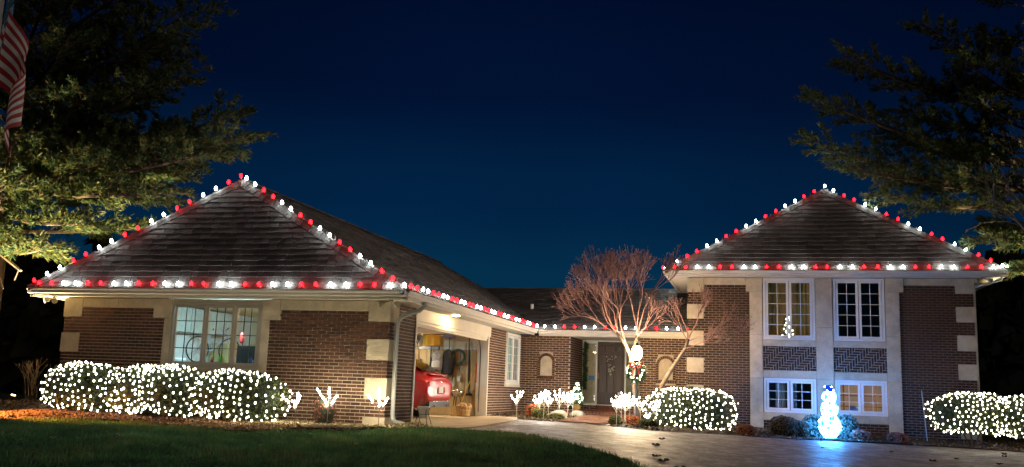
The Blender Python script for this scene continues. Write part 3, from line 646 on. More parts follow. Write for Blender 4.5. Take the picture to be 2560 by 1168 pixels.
mb = MB(); path = [(.50, .62, 2.30), (.50, .60, 2.20), (.42, .52, 2.10), (.16, .30, 1.98), (.085, .25, 1.88), (.075, .24, 1.7), (.075, .24, .06), (.085, .24, -.02), (.13, .28, -.09), (.26, .40, -.13)]
mb.tube(path, [.045, .045, .045, .045, .045, .045, .045, .045, .045, .05], 8); o = mb.build('downspout', m_alu, house); o['label'] = 'grey downspout at the garage corner'
mb = MB(); mb.tube([(12.98, YR - .4, 3.93), (12.96, YR - .35, 3.82), (12.42, YR + .1, 3.68), (12.40, YR + .12, 3.5), (12.40, YR + .12, -.3)], .035, 8); mb.build('downspout', m_alu, house)
# ---- front door and sidelights
m_door = mat('dark_brown_door', (.050, .030, .026), .45, .25, 3, .1, 30, stretch=(8, 8, .6)); m_doorp = mat('door_panel_wood', (.060, .036, .030), .42, .25, 3, stretch=(8, 8, .6)); m_lace = toned('lace_sidelight', [(.62, .55, .42), (.70, .62, .48)], .8, 28, bump=0, trans=.55)
mb = MB(); DW.box(mb, 1.90, 1.955, -.03, .06, .21, 2.25); DW.box(mb, 2.825, 2.88, -.03, .06, .21, 2.25); DW.box(mb, 1.90, 2.88, -.03, .062, 2.2, 2.27); DW.box(mb, 1.90, 2.88, -.03, .08, .19, .225); DW.box(mb, 1.46, 1.90, -.03, .05, 2.14, 2.27); DW.box(mb, 2.88, 3.55, -.03, .05, 2.14, 2.27); DW.box(mb, 1.46, 1.50, -.03, .05, .2, 2.14); DW.box(mb, 3.3, 3.55, -.03, .05, .2, 2.14); DW.box(mb, 1.46, 1.9, -.03, .05, .19, .26); DW.box(mb, 2.88, 3.3, -.03, .05, .19, .26)
mb.build('door_frame', m_white, house)
mb = MB(); DW.box(mb, 1.957, 2.823, -.02, .035, .226, 2.198); dr = mb.build('door', m_door, house); dr['label'] = 'dark brown panelled front door'
for a in ((2.03, 2.20, 1.90, 2.08), (2.24, 2.54, 1.90, 2.08), (2.58, 2.75, 1.90, 2.08), (2.03, 2.26, .62, 1.80), (2.52, 2.75, .62, 1.80), (2.30, 2.48, .62, 1.2)):
    mb = MB(); DW.stone(mb, a[0], a[1], .035, .052, a[2], a[3], .012); mb.build('door_panel', m_doorp, dr)
mb = MB(); DW.box(mb, 1.96, 2.82, .036, .05, .23, .50); mb.build('kick_plate', m_door, dr)
mb = MB(); mb.tube([DW.p(2.0, .04, 1.2), DW.p(2.0, .09, 1.2), DW.p(2.0, .09, 1.05), DW.p(2.0, .04, 1.05)], .01, 6); mb.build('door_handle', mat('brass', (.5, .36, .14), .3, .1, metal=1), dr)
mb = MB(); DW.box(mb, 2.62, 2.72, .05, .054, .52, .62); o = mb.build('door_notice', m_white, dr); o['label'] = 'small white notice low on the front door'
for a, b in ((1.50, 1.90), (2.88, 3.30)):
    mb = MB(); DW.box(mb, a, b, -.01, .0, .26, 2.14); sl = mb.build('sidelight', m_lace, house); mb = MB(); DW.box(mb, a, b, .012, .016, .26, 2.14); mb.build('pane', m_pane, sl)
mb = MB(); DW.box(mb, 1.68, 1.86, .018, .021, .98, 1.12); o = mb.build('sidelight_sticker', mat('blue_sticker', (.05, .22, .55), .5, .1), house); o['label'] = 'small blue sticker on the sidelight glass'
# ---- lit fixtures that belong to the house
for x_ in (1.70, 3.08): mb = MB(); mb.ball((x_, D + 2.42, 1.25), .07); mb.build('hall_lamp', emit('hall_lamp_glow', (1.0, .80, .55), 26.0), house)
mb = MB(); mb.box(1.3, 3.7, D + 2.9, D + 2.95, 0, 2.3); mb.box(1.3, 1.35, D + 2.06, D + 2.9, 0, 2.3); mb.box(3.65, 3.7, D + 2.06, D + 2.9, 0, 2.3); mb.box(1.3, 3.7, D + 2.06, D + 2.95, 2.3, 2.35); mb.build('hall_wall', m_plast, house)
mb = MB(); mb.lathe([(.085, 0), (.085, -.012), (.06, -.02)], (.24, 3.35, TOP + .006), 16); o = mb.build('soffit_light', emit('soffit_lamp_glow', (1.0, .69, .31), 560.0), house); o['label'] = 'lit round soffit light above the garage door'
for x0, x1, y, z, m in ((-5.2, -4.0, 2.2, 2.33, emit('cool_tube_glow', (.42, .84, 1.0), 400.0)), (-3.2, -2.5, 5.4, 2.33, emit('warm_tube_glow', (1.0, .80, .52), 320.0))):
    mb = MB(); mb.box(x0, x1, y - .06, y + .06, z - .05, z); mb.build('ceiling_tube', m, house)
mb = MB(); mb.box(-1.6, -.6, 7.0, 7.08, 2.3, 2.36); mb.build('ceiling_tube', MATS['warm_tube_glow'], house)
mb = MB(); mb.box(10.44, 10.48, YR + .2, YR + 1.2, .70, 1.0); mb.build('room_lamp', emit('basement_lamp_glow', (1.0, .70, .36), 40.0), house)
mb = MB(); mb.ball((7.75, YR + .9, 2.35), .07); mb.build('room_lamp', emit('table_lamp_glow', (1.0, .68, .28), 80.0), house)
mb = MB(); mb.box(-.7, -.6, 9.0, 9.8, 1.9, 1.95); mb.build('room_lamp', emit('side_room_glow', (.85, 1.0, .95), 6.0), house)
# basement furnishings behind the lit lower window
mb = MB()
for i in range(4): mb.box(8.8 + i * .43, 8.8 + i * .43 + .04, YR + 1.9, YR + 1.95, .15, 1.15)
for z in (.45, .75): mb.box(8.75, 10.45, YR + 1.88, YR + 1.96, z, z + .03)
mb.build('room_shelf', mat('walnut_shelf', (.16, .08, .035), .6), house)
mb = MB(); mb.ball((9.4, YR + .5, .42), .14, 10, 6, .6); mb.build('room_cushion', mat('blue_cushion', (.05, .12, .35), .8), house)
# twin floodlights under the eaves
m_flood = mat('flood_housing', (.42, .37, .24), .5, .1)
def flood(x, y, z, dirs, lab):
    t_ = thing('floodlight', lab, 'floodlight', (x, y, z)); mb = MB(); mb.lathe([(.05, 0), (.05, -.03)], (x, y, z), 10); mb.build('mount', m_flood, t_)
    for dx, dy in dirs:
        a = Vector((x, y, z - .03)); b = a + Vector((dx * .09, dy * .09, -.03)); e = b + Vector((dx, dy, -.45)).normalized() * .13; mb = MB()
        mb.tube([a, b, b.lerp(e, .3), e], [.012, .018, .045, .06], 9); mb.build('lamp_head', m_flood, t_)
flood(.10, -.24, TOP + .008, ((-1, -.5), (1, -.4)), 'twin floodlight under the eave at the downspout corner')
flood(-7.62, -.22, TOP + .008, ((-.6, -.8), (.6, -.7)), 'twin floodlight under the eave beside the tall pine')
flood(12.55, YR - .25, ZR + .008, ((-1, -.5), (1, -.4)), 'twin floodlight under the eave of the two storey wing')
# ================================================================ STRING LIGHTS
def mesh_of(name, mb, m, smooth=True):
    me = bpy.data.meshes.new(name); me.from_pydata(mb.v, [], mb.f); me.materials.append(m)
    if smooth: me.polygons.foreach_set('use_smooth', [True] * len(me.polygons))
    return me
def c9(m):
    mb = MB(); mb.lathe([(.010, 0), (.024, .011), (.032, .034), (.027, .058), (.014, .078), (.003, .088)], (0, 0, 0), 8); return mesh_of('bulb', mb, m)
me_c9w, me_c9r = c9(m_bw), c9(m_br)
me_mini = []
for r_, m_ in ((.014, m_mini), (.018, m_mini), (.016, m_mini2), (.015, m_mini3)): mb = MB(); mb.ball((0, 0, 0), r_, 7, 5, 1.2); me_mini.append(mesh_of('bulb', mb, m_))
mb = MB(); mb.ball((0, 0, 0), .0165, 7, 5, 1.5); me_tw = mesh_of('bulb', mb, m_twig); me_twc = mesh_of('bulb', mb, m_twigc)
STR = 'red and white bulb strings on the roof lines'
def bulb_string(label, pts, pat, sp=.305, start=0.0, up=(0, 0, 1), lift=.04, tilt=.12):
    pts = [Vector(p) for p in pts]; t_ = thing('string_light', label, 'string lights', pts[0], STR); up = Vector(up).normalized(); rr = random.Random(len(label) * 7)
    mb = MB(); n = max(2, int((pts[-1] - pts[0]).length / .15)); line = [lerp(pts[0], pts[-1], i / n) + up * (lift - .006 + .006 * math.sin(i * 2.1)) for i in range(n + 1)]
    mb.tube(line, .005, 4); d = (pts[-1] - pts[0]); L_ = d.length; d.normalize(); s_ = start; i = 0; soc = []
    while s_ <= L_ + 1e-3:
        p = pts[0] + d * (s_ + rr.uniform(-.012, .012)) + up * lift
        q = Vector((up.x + rr.uniform(-tilt, tilt), up.y + rr.uniform(-tilt, tilt), up.z + rr.uniform(-tilt, tilt))).normalized()
        soc.append((p, q)); o = link('bulb', me_c9w if pat[i % len(pat)] == 'W' else me_c9r, t_, p + q * .018)
        o.rotation_mode = 'QUATERNION'; o.rotation_quaternion = q.to_track_quat('Z', 'Y')
        s_ += sp; i += 1
    for p, q in soc: mb.tube([p - q * .02, p + q * .022], .014, 6)
    mb.build('wire', m_wire, t_); return t_
off = Vector((0, -.045, .0)); gz = ZE - .01
bulb_string('bulb string along the straight gutter above the three light garage window', [(EV - .02, -EV - .045, gz), (-W - EV + .04, -EV - .045, gz)], 'WWRR', start=.02)
nf = Vector((0, -.93, .37)); nup = Vector((0, -.25, 1))
bulb_string('bulb string up the garage hip beside the tall pine', [L_A + Vector((0, -.05, .0)), L_FL + Vector((.12, -.03, .015))], 'RRWW', up=nup, lift=.05)
bulb_string('bulb string up the garage hip above the downspout corner', [L_A + Vector((.13, -.05, -.06)), L_FR + Vector((-.12, -.03, .015))], 'WWRR', up=nup, lift=.05)
bulb_string('bulb string along the receding gutter above the open garage door', [(EV + .045, -EV + .12, gz), (EV + .045, D - EV - .02, gz)], 'RRWW')
bulb_string('bulb string along the low gutter above the front door', [(EV + .25, D - EV - .045, gz - .002), (XL - .02, D - EV - .045, gz - .002)], 'WWRR', sp=.30)
bulb_string('bulb string along the gutter above the tall wing windows', [(13.06, YR - .595, 4.02), (4.42, YR - .595, 4.02)], 'WWRR', sp=.31)
bulb_string('bulb string up the wing hip beside the bare ornamental trees', [R_A + Vector((0, -.05, .0)), R_FL + Vector((.12, -.03, .015))], 'WRRW', up=nup, lift=.05, sp=.31)
bulb_string('bulb string up the wing hip beside the dark evergreen', [R_A + Vector((.25, -.05, -.13)), R_FR + Vector((-.12, -.03, .015))], 'WRRW', up=nup, lift=.05, sp=.31)
bulb_string('bulb string running back along the wing side eave over the court roof', [(4.40 - .045, YR - .45, 4.02), (4.40 - .045, 13.6, 4.02)], 'RWWWWW', sp=.30)

# ================================================================ SHRUBS AND NET LIGHTS
LEAFG = [(.032, .052, .016), (.055, .080, .024), (.080, .100, .030), (.042, .062, .022), (.11, .115, .036)]
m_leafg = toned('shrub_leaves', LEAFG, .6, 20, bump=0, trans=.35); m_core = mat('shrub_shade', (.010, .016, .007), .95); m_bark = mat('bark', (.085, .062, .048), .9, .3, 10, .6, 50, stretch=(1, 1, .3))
def blob(c, a, b, h, p=2.5, sd=0.0, amp=.07):
    """uneven rounded body: returns surface point in a direction"""
    def f(d, s_=1.0):
        r = (abs(d.x / a) ** p + abs(d.y / b) ** p + abs(d.z / h) ** p) ** (-1 / p)
        r *= 1 + amp * noise.noise((d.x * 2.4 + sd, d.y * 2.4, d.z * 2.4)) * 1.6
        return Vector(c) + d * r * s_
    return f
def rdir(rr, zmin=-1):
    while True:
        v = Vector((rr.gauss(0, 1), rr.gauss(0, 1), rr.gauss(0, 1)))
        if v.length > .1:
            v.normalize()
            if v.z >= zmin: return v
def leaves(mb, rr, f, n, size, zmin=-.55, depth=.25, tones=(0, 1)):
    for _ in range(n):
        d = rdir(rr, zmin); p = f(d, 1 - depth * rr.random() ** 2 + .04 * rr.random()); a = rdir(rr); nrm = (d * .8 + a * .7).normalized(); u = nrm.orthogonal().normalized(); u.rotate(Matrix.Rotation(rr.random() * 6.28, 3, nrm)); v = nrm.cross(u)
        s_ = size * rr.uniform(.6, 1.3); mb.tone = rr.uniform(*tones)
        mb.add([p - u * s_, p - v * s_ * .45 + nrm * s_ * .12, p + u * s_, p + v * s_ * .45 + nrm * s_ * .12], [(0, 1, 2, 3)])
def shrub(name, label, c, a, b, h, n=5200, size=.032, seed=1, cat='shrub', group=None, m=None, zmin=-.5, p=2.5, stems=True):
    rr = random.Random(seed); base = Vector((c[0], c[1], g(c[0], c[1]))); f = blob(c, a, b, h, p, seed * 3.1)
    t_ = thing(name, label, cat, base, group); mb = MB(); leaves(mb, rr, f, n, size, zmin); mb.build('foliage', m or m_leafg, t_)
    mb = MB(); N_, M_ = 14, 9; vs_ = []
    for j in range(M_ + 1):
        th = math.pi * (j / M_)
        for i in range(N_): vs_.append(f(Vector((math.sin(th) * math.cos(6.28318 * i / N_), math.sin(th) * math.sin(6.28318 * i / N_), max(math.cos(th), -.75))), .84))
    mb.add(vs_, [(j * N_ + i, j * N_ + (i + 1) % N_, (j + 1) * N_ + (i + 1) % N_, (j + 1) * N_ + i) for j in range(M_) for i in range(N_)]); mb.build('shaded_core', m_core, t_, True)  # solid core blocks see-through; shade between leaves is in its near-black colour
    if stems:
        mb = MB()
        for k in range(5):
            an = k * 1.256 + rr.random(); mb.tube([base + Vector((.05 * math.cos(an), .05 * math.sin(an), -.05)), Vector(c) + Vector((a * .4 * math.cos(an), b * .4 * math.sin(an), 0))], [.02, .01], 5)
        mb.build('stem', m_bark, t_)
    return f
def net(label, f, c, a, b, h, seed, dz=.125, du=.165, az0=-1.75, az1=1.75, zlo=-.62, group='net lights over the clipped shrubs', etop=1.22):
    """net of mini lights laid over the front and top of a shrub, in staggered rows"""
    rr = random.Random(seed); t_ = thing('net_light', label, 'net lights', (c[0], c[1], g(c[0], c[1])), group); rows = []; wire = MB(); n = 0
    el = math.asin(zlo)
    k = 0; e = el; R0 = (a + b) / 2
    while e < etop:
        ring = max(.05, math.cos(e)); per = (a * .62 + b * .38) * ring * (az1 - az0); m = max(1, int(per / du)); row = []
        for i in range(m + 1):
            az = az0 + (az1 - az0) * (i + (.5 if k % 2 else 0)) / (m + .5) + rr.uniform(-.03, .03)
            ee = e + rr.uniform(-.03, .03) - .05 * math.sin(az * 5 + seed) + .04 * math.sin(az * 11 + k); d = Vector((math.sin(az) * math.cos(ee), -math.cos(az) * math.cos(ee), math.sin(ee)))
            row.append(f(d, 1.035 + rr.uniform(-.05, .03)))
        rows.append(row); e += dz / (h * .45 + R0 * .55); k += 1
    for row in rows:
        if len(row) > 1: wire.tube(row, .004, 3)
        for p in row:
            if n < 295 and rr.random() > .05: link('bulb', rr.choice(me_mini), t_, p); n += 1
    wire.build('wire', m_wire, t_)
HG = 'clipped evergreen shrubs'
SH = [((-5.92, -1.0, .36), .84, .60, .47, 61, 'rounded shrub at the far end of the hedge below the pine', 'net lights on the rounded shrub at the pine end of the hedge'),
      ((-4.22, -1.0, .36), 1.18, .64, .46, 62, 'long clipped shrub in the middle of the hedge below the garage window', 'net lights on the long middle shrub under the garage window'),
      ((-2.48, -1.05, .32), .97, .64, .45, 63, 'clipped shrub at the bare brick end of the hedge', 'net lights on the hedge shrub beside the bare brick wall'),
      ((5.25, 6.9, .27), 1.10, .85, .52, 64, 'broad green shrub below the leaning ornamental tree trunk', 'net lights on the broad shrub below the leaning trunk'),
      ((11.95, 8.35, .40), .96, .66, .52, 65, 'clipped shrub against the dark end wall of the wing', 'net lights on the shrub against the dark end wall'),
      ((13.35, 8.2, .38), 1.0, .68, .50, 66, 'clipped shrub beyond the corner of the wing', 'net lights on the shrub beyond the wing corner')]
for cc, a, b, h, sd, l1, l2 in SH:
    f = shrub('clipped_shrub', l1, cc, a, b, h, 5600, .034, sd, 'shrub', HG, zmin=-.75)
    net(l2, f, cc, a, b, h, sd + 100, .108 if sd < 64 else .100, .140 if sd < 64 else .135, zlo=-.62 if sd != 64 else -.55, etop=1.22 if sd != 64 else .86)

# ================================================================ LIGHTED TWIG STAKES
m_stem = mat('white_twig_stem', (.62, .56, .46), .6, .1); m_dtwig = mat('dark_twig_stem', (.10, .08, .07), .7)
def stake(label, x, y, h, seed, n=6, group='lighted white twig stakes by the front walk', dark=False, spread=.16, per=2):
    rr = random.Random(seed); z = g(x, y) + .02; t_ = thing('twig_light_stake', label, 'stake light', (x, y, z), group); m = m_dtwig if dark else m_stem
    lean = Vector((rr.uniform(-.06, .06), rr.uniform(-.05, .05), 1)); base = Vector((x, y, z)); top = base + lean * h * .52
    mb = MB(); mb.tube([base - Vector((0, 0, .06)), top], [.008, .006], 5); mb.build('stem', m, t_); br = MB(); pts = []
    for k in range(n):
        an = 6.283 * k / n + rr.uniform(-.4, .4); s0 = base.lerp(top, rr.uniform(.70, 1.0)); d = Vector((math.cos(an) * spread * rr.uniform(.8, 1.3), math.sin(an) * spread * rr.uniform(.4, .9), h * rr.uniform(.22, .46)))
        if k == 0: d = Vector((rr.uniform(-.03, .03), 0, h * .5))
        e = s0 + d; br.tube([s0, s0 + d * .5 + Vector((0, 0, -.015)), e], [.006, .005, .004], 4)
        for i in range(per): pts.append(s0 + d * (.35 + .65 * (i + 1) / per) + Vector((rr.uniform(-.012, .012), rr.uniform(-.012, .012), .012)))
    br.build('twigs', m, t_)
    for p in pts:
        o = link('bulb', me_tw if dark else me_twc, t_, p); o.rotation_euler = (rr.uniform(-.6, .6), rr.uniform(-.6, .6), 0)
GA = 'lighted twig stakes in the bed below the garage wall'
stake('lighted twig stake against the end of the garage hedge', -1.18, -1.30, .58, 3, 4, GA, True, .23, 4)
stake('lighted twig stake in the gravel before the plain brick wall', -.82, -.75, .66, 5, 4, GA, True, .22, 4)
stake('lighted twig stake at the foot of the downspout', .13, -.55, .72, 8, 4, GA, True, .22, 4)
stake('lone lighted twig stake below the narrow casement window', .95, 6.45, .68, 11, 6)
for i, (x, y) in enumerate(((1.76, 5.95), (1.62, 7.2), (1.80, 7.6), (1.93, 8.1), (1.95, 8.7), (1.45, 6.9))): stake('lighted white twig stake in the cluster beside the walk near the niche', x, y, .70, 20 + i, 6)
for i, (x, y) in enumerate(((3.68, 5.32), (3.71, 5.9), (3.72, 6.5), (3.62, 7.2), (3.66, 7.8), (4.23, 5.5), (4.55, 5.75))): stake('lighted white twig stake in the cluster around the tree trunk', x, y, .72, 40 + i, 6)

# ================================================================ LAMP POST, WREATH
lx, ly = 3.95, 6.8; lz = g(lx, ly)
lamp = thing('lamp_post', 'black lamp post with a brilliant lantern in front of the door', 'lamp post', (lx, ly, lz))
mb = MB(); mb.lathe([(.07, 0), (.07, .08), (.035, .14), (.032, 1.5), (.045, 1.53), (.03, 1.58)], (lx, ly, lz), 10); mb.build('post', m_dark, lamp, True)
gz_ = lz + 1.60
mb = MB(); mb.lathe([(.055, .0), (.10, .03), (.135, .12), (.14, .20), (.11, .30), (.06, .35)], (lx, ly, gz_), 14); mb.build('lantern_globe', emit('lantern_glow', (1.0, .71, .37), 540.0), lamp, True)
mb = MB(); mb.lathe([(.075, .352), (.05, .38), (.015, .42), (.012, .45)], (lx, ly, gz_), 10); mb.build('cap', m_dark, lamp); mb = MB(); mb.lathe([(.03, -.03), (.075, -.005), (.06, .0)], (lx, ly, gz_), 10); mb.build('collar', m_dark, lamp)
m_pine = toned('garland_needles', [(.02, .05, .022), (.035, .075, .03), (.05, .095, .04)], .6, 20, bump=0)
def sprigs(mb, rr, p, n, s_, axis=None):
    for _ in range(n):
        d = rdir(rr); u = d.orthogonal().normalized(); mb.tone = rr.random(); q = p + d * s_ * .15
        mb.add([q - u * s_ * .09, q + u * s_ * .09, q + d * s_], [(0, 1, 2)])
def wreath(c, R, label, bow=None, lights=26, nrm=(0, -1)):
    rr = random.Random(9); t_ = thing('wreath', label, 'wreath', c); mb = MB(); c = Vector(c)
    for k in range(150):
        a = 6.283 * k / 150; p = c + Vector((math.cos(a) * R + rr.uniform(-.04, .04), rr.uniform(-.04, .04), math.sin(a) * R + rr.uniform(-.04, .04))); sprigs(mb, rr, p, 7, .10)
    mb.build('needles', m_pine, t_)
    for k in range(lights):
        a = 6.283 * k / lights + rr.uniform(-.1, .1); link('bulb', me_mini[0], t_, c + Vector((math.cos(a) * (R + rr.uniform(-.06, .06)), -.07, math.sin(a) * (R + rr.uniform(-.06, .06)))))
    if bow:
        mb = MB(); b = c + Vector((0, -.10, R * .95))
        for s_ in (-1, 1):
            mb.tube([b, b + Vector((s_ * .08, -.02, .06)), b + Vector((s_ * .15, 0, .03)), b + Vector((s_ * .13, 0, -.04)), b + Vector((s_ * .04, 0, -.01))], [.012, .03, .04, .03, .012], 6); mb.tube([b, b + Vector((s_ * .05, 0, -.1)), b + Vector((s_ * .09, 0, -.22))], [.015, .022, .03], 4)
        mb.ball(b, .035); mb.build('bow', bow, t_, True)
m_red = mat('red_ribbon', (.45, .025, .02), .5, .15)
wreath((lx, ly - .07, lz + 1.28), .19, 'lighted green wreath with red bow hung on the lamp post', m_red, 22)

# ================================================================ PEOPLE-FREE DECORATIONS: snowman, door swag, garland, potted tree
sxn, syn = 8.60, 7.55; szn = g(sxn, syn) + .03
snow = thing('light_up_snowman', 'glowing blue white acrylic snowman in front of the wing', 'snowman', (sxn, syn, szn))
m_snow = emit('snowman_glow', (.035, .30, 1.0), 13.0)
_t = m_snow.node_tree; _n = _t.nodes.new('ShaderNodeTexNoise'); _n.inputs['Scale'].default_value = 9; _n.inputs['Detail'].default_value = 3; _r2 = _t.nodes.new('ShaderNodeMapRange'); _r2.inputs[1].default_value = .36; _r2.inputs[2].default_value = .66; _r2.inputs[3].default_value = 2.5; _r2.inputs[4].default_value = 150
_g2 = _t.nodes.new('ShaderNodeNewGeometry'); _t.links.new(_g2.outputs['Position'], _n.inputs['Vector']); _t.links.new(_n.outputs['Fac'], _r2.inputs[0]); _t.links.new(_r2.outputs[0], [k for k in _t.nodes if k.type == 'EMISSION'][0].inputs[1])
def snowpart(name, c, r, sq, bumps):
    mb = MB(); N_, M_ = 22, 14; rr = random.Random(int(r * 100)); vs_ = []
    for j in range(M_ + 1):
        th = math.pi * j / M_
        for i in range(N_):
            d = Vector((math.sin(th) * math.cos(6.28318 * i / N_), math.sin(th) * math.sin(6.28318 * i / N_), -math.cos(th))); k = 1 + .05 * noise.noise(d * 5 + Vector((r * 9, 0, 0)))
            vs_.append(Vector(c) + Vector((d.x * r * k, d.y * r * k, d.z * r * sq * k)))
    mb.add(vs_, [(j * N_ + i, j * N_ + (i + 1) % N_, (j + 1) * N_ + (i + 1) % N_, (j + 1) * N_ + i) for j in range(M_) for i in range(N_)]); return mb.build(name, m_snow, snow, True)
snowpart('lower_body', (sxn, syn, szn + .32), .255, 1.22, 1); snowpart('upper_body', (sxn, syn, szn + .72), .20, 1.05, 1); snowpart('head', (sxn, syn, szn + 1.03), .165, .92, 1)
mb = MB(); mb.lathe([(.24, 0), (.25, .02), (.22, .04)], (sxn, syn, szn), 16); mb.build('base', m_dark, snow)
for z, yy in ((1.05, -.165), (.86, -.185), (.70, -.205), (.52, -.245), (.40, -.26)):
    mb = MB(); mb.ball((sxn, syn + yy, szn + z), .027, 8, 6); mb.build('button', m_dark, snow)
for sx_ in (-.055, .055): mb = MB(); mb.ball((sxn + sx_, syn - .145, szn + 1.09), .020, 8, 6); mb.build('eye', m_dark, snow)
mb = MB(); mb.lathe([(.13, 0), (.135, .02), (.085, .025), (.08, .15), (.02, .16)], (sxn, syn, szn + 1.15), 12); mb.build('top_hat', emit('hat_glow', (.01, .08, .9), .8), snow)
mb = MB(); mb.ball((0, 0, 0), .014, 6, 4); me_ice = mesh_of('bulb', mb, emit('ice_light_glow', (.35, .75, 1.0), 60.0)); _rs = random.Random(3)
for zc_, r_, q_, n_ in ((.32, .262, 1.22, 46), (.72, .205, 1.05, 28), (1.03, .17, .92, 18)):
    for k in range(n_):
        d_ = rdir(_rs); d_.y = -abs(d_.y); link('bulb', me_ice, snow, (sxn + d_.x * r_, syn + d_.y * r_, szn + zc_ + d_.z * r_ * q_))
for k in range(6): o = link('bulb', me_ice, snow, (sxn + .1 * math.cos(k * 1.05), syn + .1 * math.sin(k * 1.05), szn + 1.18 + .09 * (k % 2)))
mb = MB(); rr = random.Random(4); ds = Vector((2.40, D + 1.93, 1.66)); t_ = thing('door_swag', 'dried white flower swag hung on the dark front door', 'swag', ds)
m_dry = mat('dried_flowers', (.42, .40, .34), .9, .3, 30)
for k in range(34):
    z = rr.uniform(-.5, .14); w = .17 * (1 - max(0, -z - .05) * 1.75); p = ds + Vector((rr.uniform(-w, w), rr.uniform(-.03, 0), z)); mb.ball(p, rr.uniform(.016, .035), 6, 4)
mb.build('flower_heads', m_dry, t_, True); mb = MB(); mb.tube([ds + Vector((0, .01, .14)), ds + Vector((.01, .0, -.2)), ds + Vector((-.01, 0, -.52))], .006, 5); mb.build('stalk', m_dtwig, t_)
rr = random.Random(12); mb = MB(); gp = [Vector((1.58, D + 1.90, 2.15)), Vector((1.56, D + 1.88, 1.6)), Vector((1.60, D + 1.86, 1.1)), Vector((1.56, D + 1.84, .7))]; t_ = thing('garland', 'dark evergreen garland down the lace sidelight', 'garland', (1.58, D + 1.9, .6))
for k in range(240):
    s_ = k / 240 * 3; i = min(2, int(s_)); p = gp[i].lerp(gp[i + 1], s_ - i) + Vector((rr.uniform(-.05, .05), rr.uniform(-.05, .03), 0)); sprigs(mb, rr, p, 6, .09)
mb.build('needles', m_pine, t_); mb = MB(); mb.tube(gp, .01, 5); mb.build('cord', m_wire, t_)
px_, py_ = 1.72, 10.55; pzz = .052; t_ = thing('potted_tree', 'small lighted fir in a basket on the stoop', 'potted tree', (px_, py_, pzz)); mb = MB(); rr = random.Random(31)
for k in range(170):
    z = rr.random() ** 1.2; r = .22 * (1 - z) + .02; a = rr.random() * 6.283; sprigs(mb, rr, Vector((px_ + r * math.cos(a) * rr.random() ** .5, py_ + r * math.sin(a) * rr.random() ** .5, pzz + .2 + z * .6)), 7, .09)
mb.build('needles', m_pine, t_); mb = MB(); mb.tube([(px_, py_, pzz + .1), (px_, py_, pzz + .8)], [.015, .005], 5); mb.build('trunk', m_bark, t_)
mb = MB(); mb.lathe([(.09, 0), (.13, .2), (.125, .2), (.1, .16)], (px_, py_, pzz), 12); mb.build('basket', mat('wicker', (.45, .28, .10), .8, .25, 30, .6), t_)
mb = MB(); mb.ball((px_ - .10, py_ - .19, pzz + .42), .055, 10, 8); mb.build('ornament', mat('blue_ornament', (.02, .10, .65), .25, .1), t_, True)
for k in range(22):
    z = rr.random(); r = .23 * (1 - z) + .02; a = rr.uniform(3.3, 6.1); link('bulb', me_twc, t_, (px_ + r * math.cos(a), py_ + r * math.sin(a), pzz + .22 + z * .58))
mb = MB(); mb.box(2.0, 2.75, D + .6, D + 1.25, .052, .066); tag(mb.build('door_mat', mat('red_mat', (.20, .05, .035), .95, .2, 40), None), 'red mat lying on the brick stoop', 'door mat')
# small planted things in the beds
m_mum = toned('orange_flowers', [(.30, .07, .02), (.42, .11, .03), (.20, .05, .025), (.36, .16, .04)], .7, 20, bump=0); m_ros = toned('pink_orange_flowers', [(.34, .10, .07), (.26, .07, .06), (.40, .17, .10)], .7, 20, bump=0)
m_grn2 = toned('yellow_green_leaves', [(.10, .12, .03), (.16, .15, .04), (.07, .10, .03)], .7, 20, bump=0); m_grey = toned('grey_green_leaves', [(.08, .10, .075), (.14, .16, .12), (.10, .10, .08), (.20, .20, .16)], .7, 20, bump=0); m_brnl = toned('dry_shrub_leaves', [(.10, .075, .055), (.15, .11, .075), (.08, .075, .05)], .8, 20, bump=0)
def small(name, lab, x, y, r, h, m, n=700, size=.03, sd=1, cat='plant'): shrub(name, lab, (x, y, g(x, y) + h * .45), r, r * .8, h * .55, n, size, sd, cat, None, m, -.9)
small('flowering_mum', 'orange mum with a light strand at the court corner', 1.22, 7.1, .20, .36, m_mum, sd=71); small('low_plant', 'yellow green clump beside the orange mum', 1.48, 6.75, .19, .26, m_grn2, sd=72); small('flowering_mum', 'rust mum at the foot of the ornamental tree', 3.98, 5.9, .16, .24, m_mum, sd=73)
small('low_plant', 'green clump at the edge of the front walk', 3.62, 5.5, .15, .22, m_grn2, sd=74); small('low_plant', 'green clump behind the walk edging near the niche', 1.95, 6.6, .22, .16, m_grn2, sd=75); small('flowering_mum', 'bright orange mum before the pilaster', 6.62, 6.2, .22, .25, m_mum, 900, sd=76)
small('dry_shrub', 'round brown shrub under the dark lower window', 7.5, 7.25, .36, .50, m_brnl, 1700, .03, 77); small('dry_shrub', 'grey green shrub beside the brown one', 7.85, 7.4, .24, .42, m_grey, 1000, .03, 78); small('flowering_mum', 'pink flowering clump at the far pilaster', 10.25, 8.55, .26, .25, m_ros, 900, sd=79)
small('leafy_shrub', 'pale leaved shrub beside the snowman', 9.02, 8.25, .32, .62, m_grey, 900, .05, 80); small('leafy_shrub', 'low pale plant at the snowman base', 9.35, 8.1, .24, .28, m_ros, 600, .035, 81); small('leafy_shrub', 'sparse pale plant behind the snowman', 8.22, 8.2, .28, .55, m_grey, 500, .045, 82); small('low_plant', 'red leaved plant behind a stake before plain brick', -.95, -.62, .22, .55, toned('red_leaves', [(.16, .03, .025), (.10, .03, .02)], .7, bump=0), 260, .03, 83)
small('low_plant', 'leafy clump at the foot of the broad shrub', 4.45, 5.35, .24, .22, m_grn2, 600, sd=84)
